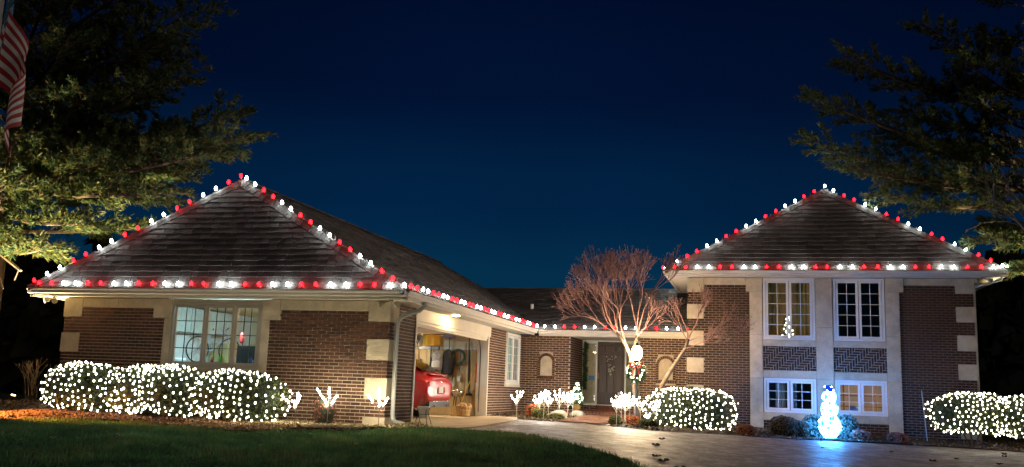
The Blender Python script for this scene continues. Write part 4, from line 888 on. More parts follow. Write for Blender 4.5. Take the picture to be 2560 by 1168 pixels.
# rocks in the court bed
for i, (x, y, r, lab) in enumerate(((1.75, 7.9, .26, 'grey boulder behind the twig stakes'), (2.02, 9.1, .22, 'pale boulder at the stoop corner'), (1.95, 6.95, .2, 'flat pale stone among the twig stakes'))):
    mb = MB(); rr = random.Random(i); vs_ = []; N_, M_ = 12, 8; z0_ = g(x, y)
    for j in range(M_ + 1):
        th = math.pi * j / M_
        for k in range(N_):
            d = Vector((math.sin(th) * math.cos(6.283 * k / N_), math.sin(th) * math.sin(6.283 * k / N_), -math.cos(th))); q = 1 + .3 * noise.noise(d * 1.7 + Vector((i * 5, 0, 0))); vs_.append((x + d.x * r * q, y + d.y * r * q, z0_ + .05 + d.z * r * .6 * q * (.5 if i == 2 else 1)))
    mb.add(vs_, [(j * N_ + k, j * N_ + (k + 1) % N_, (j + 1) * N_ + (k + 1) % N_, (j + 1) * N_ + k) for j in range(M_) for k in range(N_)]); tag(mb.build('boulder', mat('boulder_stone', (.30, .27, .23), .9, .25, 6, .4), None, True), lab, 'boulder')
# garden rod by the wing wall, vent box on the court wall
mb = MB(); mb.tube([(11.02, 8.9, g(11, 8.9) - .05), (10.93, 8.95, .95)], .010, 6); tag(mb.build('garden_rod', m_alu, None), 'thin pale garden rod leaning by the dark end wall', 'rod')
mb = MB(); S.box(mb, 9.5, 9.75, .0, .07, .05, .34); S.box(mb, 9.53, 9.72, .07, .085, .08, .31); mb.build('wall_vent', mat('brown_box', (.10, .06, .04), .6), house)
# ================================================================ TREES
m_need = toned('pine_needles', [(.035, .080, .040), (.065, .115, .048), (.11, .145, .048), (.17, .165, .052), (.050, .095, .045)], .65, 6, bump=0, trans=.35)
def curve(a, b, sag, n=8):
    return [a.lerp(b, i / n) + Vector((0, 0, -sag * math.sin(math.pi * (i / n) ** .8))) for i in range(n + 1)]
def pine(label, base, height, limbs, r0, seed, nrand=40, zlo=3.0, reach=5.0, vis=None, dens=1.0):
    rr = random.Random(seed); base = Vector(base); t_ = thing('pine_tree', label, 'pine tree', base)
    tr = MB(); n = 14; axis = lambda z: base + Vector((.12 * math.sin(z * .5 + seed), .1 * math.cos(z * .4), z - base.z))
    tr.tube([axis(base.z - .2 + (height + .2) * i / n) for i in range(n + 1)], [r0 * (1 - .93 * i / n) for i in range(n + 1)], 10); tr.build('trunk', m_bark, t_, True)
    L = [(Vector(a), Vector(b)) for a, b in limbs]
    for k in range(nrand):
        z = zlo + (height - zlo - .4) * (k + rr.random()) / nrand; az = k * 2.399 + rr.uniform(-.4, .4); ln = reach * (1 - ((z - zlo) / (height - zlo)) ** 1.3 * .9) * rr.uniform(.65, 1.05)
        a = axis(z); b = a + Vector((math.cos(az) * ln, math.sin(az) * ln, ln * rr.uniform(-.08, .28)))
        if vis and not vis(b): continue
        L.append((a, b))
    lm = MB(); nd = MB()
    def tuft(p, d, s_, k):
        u = d.orthogonal().normalized(); v = d.cross(u); tone = rr.random()
        for i in range(k):
            an = rr.random() * 6.283; sp = rr.uniform(.35, 1.0); q = (d + (u * math.cos(an) + v * math.sin(an)) * sp + Vector((0, 0, .15))).normalized(); w = q.orthogonal().normalized()
            w.rotate(Matrix.Rotation(rr.random() * 6.28, 3, q)); e = p + q * s_ * rr.uniform(.7, 1.2); nd.tone = min(1, max(0, tone + rr.uniform(-.15, .15)))
            nd.add([p - w * .017, p + w * .017, e], [(0, 1, 2)])
    for a, b in L:
        ln = (b - a).length; pts = curve(a, b, ln * rr.uniform(.02, .09), 8); lm.tube(pts, [max(.012, .017 * ln * (1 - .88 * i / 8)) for i in range(9)], 6)
        m = max(8, int(ln * 7.5 * dens)); dirn = (b - a).normalized(); side = dirn.cross(Vector((0, 0, 1))).normalized()
        for j in range(m):
            s_ = .22 + .78 * (j + rr.random() * .7) / m; i = min(7, int(s_ * 8)); p = pts[i].lerp(pts[i + 1], s_ * 8 - i); sg = 1 if j % 2 else -1
            sl = ln * (.10 + .24 * (1 - s_)) * rr.uniform(.6, 1.2) + .12; d = (dirn * rr.uniform(.5, 1.0) + side * sg * rr.uniform(.45, 1.0) + Vector((0, 0, rr.uniform(-.12, .38)))).normalized()
            q = curve(p, p + d * sl, -.05 * sl, 4); lm.tube(q, [.011, .009, .008, .006, .004], 4, False)
            nt = max(4, int(sl / .062 * dens))
            for k in range(nt):
                f = .2 + .8 * (k + 1) / nt; ii = min(3, int(f * 4)); pp = q[ii].lerp(q[ii + 1], f * 4 - ii); dd = (d + rdir(rr) * .55).normalized(); tuft(pp + rdir(rr) * .06, dd, .17, 9)
        for k in range(8): tuft(pts[7].lerp(pts[8], k / 7), (dirn + rdir(rr) * .5).normalized(), .13, 9)
    lm.build('limbs', m_bark, t_); nd.build('crown', m_need, t_); return t_, axis
tx, ty = -11.2, 1.7
def lb(x, y, z, dz): return ((tx, ty, z + dz), (x, y, z))
lim = [lb(-5.46, .8, 9.05, -.9), lb(-5.61, .8, 7.41, -.5), lb(-5.9, 1.6, 6.3, -.2), lb(-4.5, .9, 6.5, -1.0), lb(-4.1, .6, 5.8, -.2), lb(-4.75, .2, 5.35, .2), lb(-5.6, .3, 4.5, .7), lb(-7.2, .2, 3.9, .6), lb(-7.87, -.2, 3.35, .5), lb(-9.2, -.8, 3.7, .3),
       lb(-6.3, 1.5, 8.2, -.8), lb(-6.5, -.3, 5.2, .2), lb(-6.2, .1, 9.9, -1.0), lb(-6.0, 1, 10.8, -1.2), lb(-7.0, -.6, 6.6, -.2), lb(-7.4, -.9, 7.8, -.3), lb(-8, -1, 9, -.5), lb(-6.0, -.1, 6.9, -.5), lb(-8.3, -1.2, 5.6, 0), lb(-9.2, -1.4, 6.8, 0), lb(-8.8, -1.2, 4.7, .2), lb(-5.2, 1.2, 5.9, -.2), lb(-6.8, .8, 4.7, .4), lb(-5.7, .5, 8.3, -.8)]
pineL, axL = pine('tall pine reaching over the garage roof', (tx, ty, g(tx, ty)), 15.0, lim, .26, 5, 46, 3.2, 4.8, vis=lambda b: not (b.x > -7.6 and b.z < 4.6))
mb = MB(); mb.tube([axL(3.5), (-9.9, .9, 3.1), (-9.55, .8, 2.92)], [.05, .04, .03], 6); mb.tube([(-9.62, .81, 2.95), (-9.68, .78, 2.7)], [.014, .018], 5); mb.tube([axL(3.0), (-10.2, .9, 2.75), (-9.98, .8, 2.5)], [.03, .02, .012], 5); mb.build('dead_limb', mat('dead_wood', (.24, .17, .15), .9, .2), pineL)
rx, ry = 14.6, 11.4
def rb(x, y, z, dz): return ((rx, ry, z + dz), (x, y, z))
limr = [rb(8.35, 9.4, 7.75, -1.0), rb(8.5, 9.6, 9.0, -1.6), rb(9.3, 9.3, 10.1, -1.3), rb(9.35, 9.3, 6.85, -.2), rb(10.1, 9.2, 6.15, .4), rb(12.4, 8.75, 4.75, .9), rb(13.3, 8.6, 4.7, .9), rb(13.4, 8.4, 4.0, .8), rb(11.3, 9.3, 10.9, -1.0), rb(11.0, 9.2, 7.6, -.2), rb(12.0, 8.9, 6.6, .2), rb(12.6, 8.9, 8.6, -.2), rb(13.0, 8.7, 5.6, .5), rb(10.8, 9.6, 8.6, -.6), rb(14.2, 8.3, 5.0, .7), rb(14.6, 8.2, 7.0, .3), rb(12.2, 9.0, 9.8, -.5)]
pine('dark evergreen standing behind the wing corner', (rx, ry, g(rx, ry)), 15.5, limr, .27, 9, 34, 3.6, 4.6, vis=lambda b: not (b.x < 13.4 and b.z < 7.2))

def bare(mb, rr, p, d, ln, r, depth, up=.25, ang=.55, kids=(2, 3), rmin=.006, tips=None, ratio=(.66, .86)):
    q = p + d * ln * .5 + rdir(rr) * ln * .05; e = p + d * ln + rdir(rr) * ln * .06; r1 = max(rmin, r * .68)
    mb.tube([p, q, e], [r, (r + r1) / 2, r1], 6 if r > .03 else 4, False)
    if depth == 0:
        if tips is not None: tips.append(e)
        return
    for k in range(rr.randint(*kids)):
        a = rdir(rr); nd_ = (d + (a - d * a.dot(d)).normalized() * math.tan(rr.uniform(.4, 1.0) * ang) + Vector((0, 0, up * rr.random()))).normalized()
        bare(mb, rr, e if k < 2 else q, nd_, ln * rr.uniform(*ratio), r1, depth - 1, up, ang, kids, rmin, tips, ratio)
m_orn = mat('ornamental_bark', (.13, .092, .075), .85, .25, 8, .4, 40); m_twg = mat('pink_brown_twigs', (.25, .135, .128), .8, .2, 8); m_bud = mat('pale_buds', (.36, .20, .18), .8)
def orn(label, trunk, starts, seed, depth=6):
    rr = random.Random(seed); t_ = thing('ornamental_tree', label, 'bare tree', trunk[0][0], 'bare ornamental trees by the door'); tb = MB(); n = len(trunk)
    for pts, r in starts[0]: tb.tube(pts, r, 9)
    tb.tube([p for p in trunk[0]], trunk[1], 10); tb.build('trunk', m_orn, t_, True); mb = MB(); tips = []
    for p, d, ln, r, dp in starts[1]: bare(mb, rr, Vector(p), Vector(d).normalized(), ln, r, dp, .30, .50, (2, 3), .0055, tips, (.70, .88))
    mb.build('crown', m_twg, t_); bd = MB(); rr.shuffle(tips)
    for p in tips[:700]: bd.ball(p, rr.uniform(.010, .018), 4, 3)
    stuff(bd.build('buds', m_bud, t_))
b1 = Vector((3.92, 7.35, g(3.92, 7.35) - .05))
orn('bare ornamental tree rising behind the lamp post', ([b1, Vector((3.90, 7.35, .25)), Vector((3.84, 7.33, .8)), Vector((3.78, 7.3, 1.3)), Vector((3.72, 7.28, 1.6))], [.11, .085, .07, .06, .055]),
    ([([Vector((3.73, 7.28, 1.55)), Vector((3.60, 7.22, 1.85)), Vector((3.38, 7.15, 2.15))], [.05, .043, .038]), ([Vector((3.74, 7.28, 1.5)), Vector((3.83, 7.35, 1.85)), Vector((3.88, 7.4, 2.15))], [.05, .042, .036])],
     [((3.38, 7.15, 2.15), (-.6, -.1, 1), .58, .030, 6), ((3.38, 7.15, 2.15), (.0, .1, 1), .62, .030, 6), ((3.50, 7.2, 2.0), (-.9, .1, .7), .52, .024, 6), ((3.88, 7.4, 2.15), (.25, 0, 1), .64, .030, 6), ((3.88, 7.4, 2.15), (-.25, .15, 1), .62, .028, 6), ((3.86, 7.38, 2.05), (.75, -.2, .9), .36, .020, 5), ((3.6, 7.2, 1.9), (-.2, -.3, 1), .55, .022, 6), ((3.42, 7.16, 2.1), (-.25, -.2, 1), .60, .024, 6), ((3.87, 7.38, 2.1), (.05, -.3, 1), .60, .024, 6), ((3.45, 7.17, 2.05), (-.75, -.2, .9), .50, .02, 6)]), 3)
b2 = Vector((4.25, 7.75, g(4.25, 7.75) - .05))
orn('leaning bare ornamental tree behind the broad shrub', ([b2, Vector((4.36, 7.7, .4)), Vector((4.50, 7.65, .85)), Vector((4.82, 7.6, 1.38)), Vector((5.10, 7.58, 1.80)), Vector((5.17, 7.55, 2.05))], [.075, .065, .058, .050, .045, .042]),
    ([], [((5.17, 7.55, 2.05), (-.15, 0, 1), .34, .026, 5), ((5.17, 7.55, 2.05), (.5, -.1, .9), .42, .026, 5), ((5.10, 7.56, 1.95), (.95, -.1, .45), .46, .024, 5), ((5.17, 7.55, 2.0), (-.6, .1, .9), .34, .02, 5), ((5.05, 7.56, 1.8), (1, -.2, .3), .40, .018, 4)]), 14)
# bare deciduous trees: one in front of the evergreen, others far behind the roofs
m_grybark = mat('grey_bark', (.085, .076, .07), .9, .25, 8)
def baretree(label, base, h, seed, depth, r, ln, m=None, leaf=0, rmin=.008, group=None, lean=(0, 0)):
    rr = random.Random(seed); base = Vector(base); t_ = thing('bare_tree', label, 'bare tree', base, group); tb = MB(); top = base + Vector((lean[0], lean[1], h)); tb.tube([base - Vector((0, 0, .2)), base.lerp(top, .5), top], [r * 1.3, r, r * .8], 8); tb.build('trunk', m or m_grybark, t_); mb = MB(); tips = []
    for k in range(5):
        az = k * 1.257 + rr.random(); bare(mb, rr, base.lerp(top, .6 + .4 * k / 4), Vector((math.cos(az) * .8, math.sin(az) * .8, .9)).normalized(), ln, r * .5, depth, .12, .62, (2, 3), rmin, tips)
    mb.build('crown', m or m_grybark, t_)
    if leaf:
        lf = MB(); rr.shuffle(tips)
        for p in tips[:leaf]:
            a = rdir(rr); u = a.orthogonal() * .04; v = a.cross(u); lf.tone = rr.random(); lf.add([p - u, p - v * .6, p + u, p + v * .6], [(0, 1, 2, 3)])
        lf.build('dry_leaves', m_brnl, t_)
baretree('bare tree with a few dry leaves before the dark evergreen', (15.4, 7.6, g(15.4, 7.6)), 3.4, 6, 5, .12, 1.7, leaf=420, rmin=.009)
m_far = mat('far_bark', (.022, .020, .022), .95); BGG = 'distant bare trees behind the roofs'
for x, y, h, sd in ((-7.9, 30, 2.9, 1), (-6.6, 31, 2.7, 2), (-5.4, 30, 2.5, 3), (-2.6, 32, 3.3, 4), (-1.2, 33, 3.4, 5)): baretree('dark bare tree far behind the court roof', (x, y, -.2), h, sd, 4, .12, 1.15, m_far, rmin=.022, group=BGG)
mb = MB(); rr = random.Random(8); t_ = thing('bare_shrub', 'thin bare shrub at the dark end of the garage', 'bare shrub', (-8.35, .3, g(-8.35, .3)))
for k in range(9): bare(mb, rr, Vector((-8.35 + rr.uniform(-.1, .1), .3, g(-8.35, .3) - .03)), Vector((rr.uniform(-.4, .4), rr.uniform(-.3, .3), 1)).normalized(), .38, .011, 3, .1, .5, (1, 2), .004)
mb.build('stem', m_bark, t_)
# dark wood closing the view beside and behind the house
m_wood = toned('night_wood_leaves', [(.006, .010, .007), (.010, .014, .009), (.014, .018, .011)], .9, 2, bump=0); rr = random.Random(77); mb = MB()
for x0, x1, y, h, n in ((-42, -7.5, 18, 8.2, 7500), (11.5, 40, 22, 8.5, 12000), (-32, -13, 10, 5.0, 3500), (17, 34, 13, 5.5, 4500)):
    for k in range(n):
        x = rr.uniform(x0, x1); hh = h * (.75 + .35 * noise.noise((x * .45, y, 0)) + .18 * noise.noise((x * 1.7, y, 3))); z = hh * rr.random() ** .7 - .4; yy = y + rr.uniform(-1.2, 1.2); a = rdir(rr); u = a.orthogonal().normalized() * rr.uniform(.2, .62) * (1.5 if z < hh * .6 else 1); v = a.cross(u) * .7; p = Vector((x, yy, z)); mb.tone = rr.random(); mb.add([p - u, p - v, p + u, p + v], [(0, 1, 2, 3)])
o = stuff(mb.build('woodland', m_wood, None), 'dark woods beyond the house at night'); o['category'] = 'woods'

# ================================================================ FLAG
fx, fy = -2.07, -8.0; fgz = g(fx, fy); pole = thing('flagpole', 'white flagpole standing on the lawn', 'flagpole', (fx, fy, fgz))
mb = MB(); mb.lathe([(.05, -.1), (.042, 0), (.034, 3), (.026, 6.2)], (fx, fy, fgz), 10); mb.build('pole', m_white, pole, True); mb = MB(); mb.ball((fx, fy, fgz + 6.26), .06); mb.build('finial', MATS['brass'], pole, True)
flag = thing('flag', 'limp red and white striped flag with a starry blue canton', 'flag', (fx, fy, 4.4))
m_fr = mat('flag_red', (.42, .03, .035), .75, .15, 12); m_fw = mat('flag_white', (.78, .74, .70), .75, .12, 12); m_fb = mat('flag_blue', (.03, .13, .26), .7, .2, 12)
def fp(u, v, n=0.0):
    x = .04 + .44 * (1 - (1 - u) ** 1.6) + .055 * math.sin(u * 15 + v * 2.2) * u ** .5; y = -.02 + .13 * math.sin(u * 11 + 1.1 * v) * min(1, u * 3) + .05 * math.sin(u * 23 + v * 4) - n
    z = 5.5 - 1.2 * v * (1 - .34 * u) - 1.50 * u ** 1.15 + .02 * math.sin(u * 17)
    return (fx + x, fy + y, z)
def patch(name, m, u0, u1, v0, v1, nu, nv, par):
    mb = MB(); mb.add([fp(u0 + (u1 - u0) * i / nu, v0 + (v1 - v0) * j / nv) for j in range(nv + 1) for i in range(nu + 1)], [(j * (nu + 1) + i, j * (nu + 1) + i + 1, (j + 1) * (nu + 1) + i + 1, (j + 1) * (nu + 1) + i) for j in range(nv) for i in range(nu)]); return mb.build(name, m, par, True)
for k in range(13): patch('stripe', m_fr if k % 2 == 0 else m_fw, .4 if k < 7 else 0.0, 1.0, k / 13, (k + 1) / 13, 44 if k < 7 else 64, 3, flag)
cn = patch('canton', m_fb, 0, .4, 0, 7 / 13, 30, 14, flag)
sp_ = MB()
for r_ in range(9):
    for q in range(6 if r_ % 2 == 0 else 5):
        cu, cv = .4 * (q * 2 + 1 + (r_ % 2)) / 12, 7 / 13 * (r_ + 1) / 10; pts = []
        for k in range(10):
            a = math.pi / 2 + k * math.pi / 5; R_ = (.014 if k % 2 == 0 else .0055); pts.append(fp(cu + R_ * math.cos(a) * .66, cv - R_ * math.sin(a), .004))
        sp_.add(pts + [fp(cu, cv, .004)], [(k, (k + 1) % 10, 10) for k in range(10)])
sp_.build('stars', m_fw, cn)

# ================================================================ CAR AND GARAGE CONTENTS
FLR = -.135; cxr, cyr = -.47, 4.55; car = thing('red_car', 'shiny red car parked tail out in the open garage', 'car', (cxr - 2.2, cyr, FLR))
m_carp = mat('red_car_paint', (.42, .008, .012), .24, .05, 3, spec=.8); m_blk = mat('black_plastic', (.012, .012, .014), .4, .1); m_gl = mat('dark_car_glass', (.012, .015, .018), .05, .05, spec=.9); m_lens = mat('tail_lens', (.45, .01, .012), .1, .1, spec=.8); m_chr = mat('chrome', (.7, .7, .7), .15, .05, metal=1.0)
ST = [(0.0, .44, .92, .80, .86, .66), (.012, .40, .955, .86, .89, .69), (.05, .36, .985, .885, .91, .70), (.16, .27, 1.03, .905, .94, .70), (.30, .24, 1.10, .91, .955, .68), (.60, .22, 1.27, .92, .97, .63), (.95, .2, 1.42, .92, .97, .60), (1.6, .2, 1.48, .92, .96, .62), (2.6, .2, 1.42, .92, .95, .62), (3.3, .2, 1.05, .91, .94, .70), (3.9, .2, .95, .90, .88, .70), (4.35, .25, .80, .82, .74, .62), (4.5, .38, .68, .68, .62, .5)]
mb = MB(); rings = []
for dx, zb, zt, wb, zl, wt in ST:
    half = [(0, zb), (wb * .6, zb), (wb * .93, zb + .03), (wb, zb + .2 * (zl - zb) + .03), (wb, zl - .12), (wb * .975, zl - .02), (wt + .02, zt - .05), (wt * .8, zt - .008), (wt * .4, zt + .012), (0, zt + .018)]
    rings.append([(cxr - dx, cyr - y, FLR + z) for y, z in half] + [(cxr - dx, cyr + y, FLR + z) for y, z in half[-2:0:-1]])
nr_ = len(rings[0]); _zc = FLR + .66
rings = [[(cxr + o_, cyr + (y - cyr) * k_, _zc + (z - _zc) * k_) for x, y, z in rings[0]] for o_, k_ in ((.014, .30), (.013, .62), (.010, .90))] + rings
for r_ in rings: mb.v += r_
for i in range(len(rings) - 1):
    for k in range(nr_): mb.f.append((i * nr_ + k, i * nr_ + (k + 1) % nr_, (i + 1) * nr_ + (k + 1) % nr_, (i + 1) * nr_ + k))
mb.f.append(tuple(range(nr_))); mb.f.append(tuple((len(rings) - 1) * nr_ + k for k in range(nr_ - 1, -1, -1)))
body = mb.build('body', m_carp, car, True); sm = body.modifiers.new('sub', 'SUBSURF'); sm.levels = 2; sm.render_levels = 2
def carbox(name, m, dx0, dx1, y0, y1, z0, z1, par=None): q = MB(); q.box(cxr - dx1, cxr - dx0, cyr + y0, cyr + y1, FLR + z0, FLR + z1); return q.build(name, m, par or car)
mb = MB(); mb.add([(cxr - .26, cyr - .60, FLR + 1.115), (cxr - .26, cyr + .60, FLR + 1.115), (cxr - .58, cyr + .56, FLR + 1.292), (cxr - .58, cyr - .56, FLR + 1.292), (cxr - .92, cyr + .50, FLR + 1.437), (cxr - .92, cyr - .50, FLR + 1.437)], [(0, 1, 2, 3), (3, 2, 4, 5)]); mb.build('rear_window', m_gl, car)
for s_ in (-1, 1):
    mb = MB(); y = s_ * .885
    mb.add([(cxr - .95, cyr + y, FLR + 1.02), (cxr - 3.0, cyr + y, FLR + 1.0), (cxr - 2.6, cyr + s_ * .70, FLR + 1.33), (cxr - 1.45, cyr + s_ * .70, FLR + 1.35)], [(0, 1, 2, 3)]); mb.build('side_window', m_gl, car)
    carbox('tail_light', m_lens, -.012, .06, min(s_ * .46, s_ * .82), max(s_ * .46, s_ * .82), .74, .86); carbox('reflector', m_lens, .02, .06, min(s_ * .6, s_ * .76), max(s_ * .6, s_ * .76), .42, .46)
    for dx in (.86, 3.6):
        wc = Vector((cxr - dx, cyr + s_ * .82, FLR + .325)); mb = MB(); prof = [(.20, -.11), (.30, -.11), (.325, -.08), (.325, .08), (.30, .11), (.20, .11)]; n = 24
        vs_ = [(wc.x + r * math.cos(6.283 * k / n), wc.y + z, wc.z + r * math.sin(6.283 * k / n)) for r, z in prof for k in range(n)]; mb.add(vs_, [(i * n + k, i * n + (k + 1) % n, (i + 1) * n + (k + 1) % n, (i + 1) * n + k) for i in range(5) for k in range(n)]); w_ = mb.build('wheel', m_blk, car, True)
        mb = MB()
        for k in range(7): a = 6.283 * k / 7; mb.obox(wc + Vector((math.cos(a) * .11, s_ * .085, math.sin(a) * .11)), (math.cos(a) * .10, 0, math.sin(a) * .10), (-math.sin(a) * .022, 0, math.cos(a) * .022), (0, .012, 0))
        mb.build('rim', m_chr, w_)
carbox('spoiler', m_carp, .05, .16, -.62, .62, 1.02, 1.045); carbox('license_plate', mat('plate_white', (.55, .56, .58), .4, .25, 30), -.022, .06, -.155, .155, .60, .76); carbox('plate_recess', m_blk, -.012, .05, -.19, .19, .57, .79); carbox('bumper_lip', m_blk, .0, .2, -.74, .74, .27, .40); carbox('bumper_trim', m_chr, -.01, .05, -.55, .55, .40, .42); carbox('badge', m_chr, -.02, .02, -.04, .04, .84, .875)
mb = MB(); mb.tube([(cxr + .03, cyr - .45, FLR + .30), (cxr - .3, cyr - .45, FLR + .30)], .035, 10); mb.tube([(cxr + .03, cyr + .45, FLR + .30), (cxr - .3, cyr + .45, FLR + .30)], .035, 10); mb.build('exhaust_pipe', m_chr, car)
# tool rail and hanging tools on the far garage wall
WY = 7.27; m_wood_h = mat('ash_handle', (.40, .24, .10), .6, .2, 8, stretch=(1, 1, .2)); m_yel = mat('yellow_plastic', (.62, .33, .02), .5, .12, 5); m_blu = mat('blue_plastic', (.03, .045, .13), .5); m_gryf = mat('grey_fabric', (.32, .31, .30), .85, .35, 14); m_blkf = mat('black_fabric', (.018, .018, .022), .9)
rail = thing('tool_rail', 'white tool rail on the garage wall', 'tool rail', (-1.4, WY, 1.65)); mb = MB(); mb.box(-2.4, -.25, WY - .03, WY, 1.62, 1.68); mb.build('rail', m_white, rail)
for k in range(12): mb = MB(); x = -2.3 + k * .175; mb.tube([(x, WY - .03, 1.63), (x, WY - .09, 1.61), (x, WY - .11, 1.66)], .012, 5); mb.build('hook', m_white, rail)
def tool(name, lab, cat, x, parts, z=0): 
    t_ = thing(name, lab, cat, (x, WY - .1, z))
    for pn, m, mb in parts: mb.build(pn, m, t_)
def handle(x, z0, z1, r=.014, x2=None, y=WY - .09):
    q = MB(); q.tube([(x, y, z0), (x2 if x2 is not None else x, y, z1)], r, 6); return q
sv = MB(); nn = 12
sv.add([(-1.96 + .5 * i / nn, WY - .10 - .10 * math.sin(math.pi * i / nn) + .03 * math.cos(i * 1.05), z) for z in (1.70, 2.02) for i in range(nn + 1)], [(i, i + 1, nn + 2 + i, nn + 1 + i) for i in range(nn)]); sv.box(-1.96, -1.46, WY - .13, WY - .06, 2.02, 2.05)
tool('snow_shovel', 'yellow plastic snow shovel hung blade up', 'shovel', -1.7, [('blade', m_yel, sv), ('handle', m_blk, handle(-1.71, .75, 1.75, .016))])
bh = MB(); bh.box(-1.36, -1.02, WY - .16, WY - .06, 1.93, 2.0); bb = MB(); bb.box(-1.35, -1.03, WY - .17, WY - .05, 2.0, 2.06)
tool('push_broom', 'blue push broom hung head up', 'broom', -1.2, [('head', m_blu, bh), ('bristles', m_blk, bb), ('handle', m_dark, handle(-1.19, .55, 1.94))])
bp = MB(); bp.lathe([(.06, -.30), (.15, -.26), (.165, -.05), (.15, .14), (.08, .24), (.03, .26)], (-1.47, WY - .20, 1.32), 12, 1, .75); pk = MB(); pk.lathe([(.05, -.13), (.11, -.1), (.11, .06), (.05, .09)], (-1.47, WY - .33, 1.22), 10, 1, .6); sp2 = MB(); sp2.tube([(-1.6, WY - .2, 1.5), (-1.68, WY - .2, 1.2), (-1.62, WY - .2, 1.02)], .018, 5); sp2.tube([(-1.47, WY - .15, 1.57), (-1.47, WY - .1, 1.68)], .015, 5)
tool('backpack', 'grey and white backpack hung on the tool rail', 'backpack', -1.47, [('bag', m_gryf, bp), ('pocket', mat('pale_pocket', (.55, .53, .5), .8, .2, 20), pk), ('strap', m_blkf, sp2)])
gb = MB(); gb.lathe([(.08, -.36), (.17, -.32), (.17, .1), (.1, .3), (.02, .34)], (-1.20, WY - .15, 1.28), 10, 1, .6); tool('duffel_bag', 'black bag hanging beside the backpack', 'bag', -1.2, [('bag', m_blkf, gb)])
rk = MB(); rk.box(-.92, -.50, WY - .12, WY - .08, 1.80, 1.83)
for k in range(11): rk.tube([(-.91 + k * .04, WY - .1, 1.81), (-.91 + k * .04, WY - .13, 1.72)], .006, 4)
tool('garden_rake', 'steel garden rake hung tines out', 'rake', -.7, [('head', m_alu, rk), ('handle', m_wood_h, handle(-.71, .35, 1.8))])
sh = MB(); sh.lathe([(.02, -.20), (.10, -.15), (.11, 0), (.10, .1), (.02, .12)], (-.42, WY - .10, 1.85), 10, 1, .25); tool('round_shovel', 'steel shovel hung blade up by the door jamb', 'shovel', -.42, [('blade', m_alu, sh), ('handle', m_wood_h, handle(-.42, .5, 1.7))])
for k, (x, z0, z1, x2, m, lab) in enumerate(((-1.06, .75, 1.62, -1.02, m_dark, 'slim black handled hoe on the tool rail'), (-.88, .9, 1.6, -.86, m_blu, 'blue handled edger on the tool rail'), (-.56, .55, 1.62, -.6, m_dark, 'black handled fork beside the rake'), (-.50, .05, 1.35, -.38, m_wood_h, 'wooden pole leaning beside the basket'))):
    q = MB(); q.box(x - .05, x + .05, WY - .10, WY - .07, z0 - .12, z0 + .02); tool('hand_tool', lab, 'tool', x, [('handle', m, handle(x, z0, z1, .013, x2)), ('tool_head', m_alu, q)])
q = MB(); q.tube([(-.78, 6.75, FLR + .05), (-.36, 7.1, 1.2)], .016, 6); q2 = MB(); q2.obox((-.80, 6.73, FLR + .12), (.10, 0, 0), (0, .03, 0), (-.02, 0, .12)); tool('corn_broom', 'yellow handled broom leaning by the basket', 'broom', -.6, [('handle', m_yel, q), ('bristles', mat('straw', (.45, .33, .13), .9, .2, 20), q2)])
q = MB(); q.box(-.34, -.27, 6.95, 7.05, .75, 1.25); tool('red_sled', 'red plastic sled edge standing by the jamb', 'sled', -.3, [('shell', mat('red_plastic', (.45, .05, .03), .45), q), ('rail', m_white, handle(-.305, .1, .75, .03, y=7.0))])
lr = MB()
for k in range(13): a_ = -.6 + k * .1; lr.tube([(-2.12, WY - .1, 1.72), (-2.12 + .26 * math.sin(a_), WY - .12, 1.72 + .30 * math.cos(a_))], .007, 4)
tool('leaf_rake', 'fan leaf rake hung beside the yellow shovel', 'rake', -2.12, [('tines', m_dark, lr), ('handle', m_wood_h, handle(-2.12, .4, 1.74, .018))])
hs_ = MB()
for r_ in (.16, .185, .21): hs_.tube([(-.92 + r_ * math.cos(6.283 * k / 20), WY - .08 - r_ * .2, 1.42 + r_ * math.sin(6.283 * k / 20)) for k in range(21)], .014, 5, False)
tool('hose_coil', 'dark garden hose coiled on the tool rail', 'hose', -.92, [('coil', mat('dark_green_hose', (.012, .035, .02), .5), hs_)])
tr_ = MB(); tr_.tube([(-.62, WY - .12, 1.95), (-.60, WY - .12, .9), (-.56, WY - .14, .45)], .020, 6); td_ = MB(); td_.lathe([(.10, 0), (.09, .05), (.03, .09)], (-.56, WY - .14, .40), 10); tool('string_trimmer', 'black string trimmer hung by the door jamb', 'trimmer', -.6, [('shaft', m_dark, tr_), ('guard', m_blk, td_)])
sf = thing('garage_shelf', 'dark wall shelf above the tool rail', 'shelf', (-1.3, WY, 2.12)); q = MB(); q.box(-2.4, -.3, WY - .28, WY, 2.10, 2.13); q.build('board', m_dark, sf)
for k, (x, w, h, cl, lab) in enumerate(((-2.1, .16, .14, (.25, .06, .04), 'red can on the garage shelf'), (-.78, .20, .12, (.10, .12, .16), 'grey box on the garage shelf'), (-.5, .14, .16, (.30, .26, .2), 'tan box on the garage shelf'))): q = MB(); q.hexa([(x + a_ * w / 2, WY - .14 + b_ * .09, 2.131 + c_ * h) for c_ in (0, 1) for a_, b_ in ((-1, -1), (1, -1), (1, 1), (-1, 1))]); tag(q.build('shelf_box', mat('shelf_box_%d' % k, cl, .7), None), lab, 'box')
t_ = thing('step_ladder', 'folded dark step ladder leaning by the tool wall', 'ladder', (-1.9, WY - .2, FLR))
for x in (-2.05, -1.75): q = MB(); q.tube([(x, WY - .35, FLR), (x + .04, WY - .05, 1.35)], .022, 6); q.build('rail', m_dark, t_)
for k in range(4): q = MB(); f_ = (k + .8) / 5; q.tube([(-2.05 + .04 * f_, WY - .35 + .3 * f_, FLR + 1.48 * f_), (-1.75 + .04 * f_, WY - .35 + .3 * f_, FLR + 1.48 * f_)], .018, 6); q.build('rung', m_dark, t_)
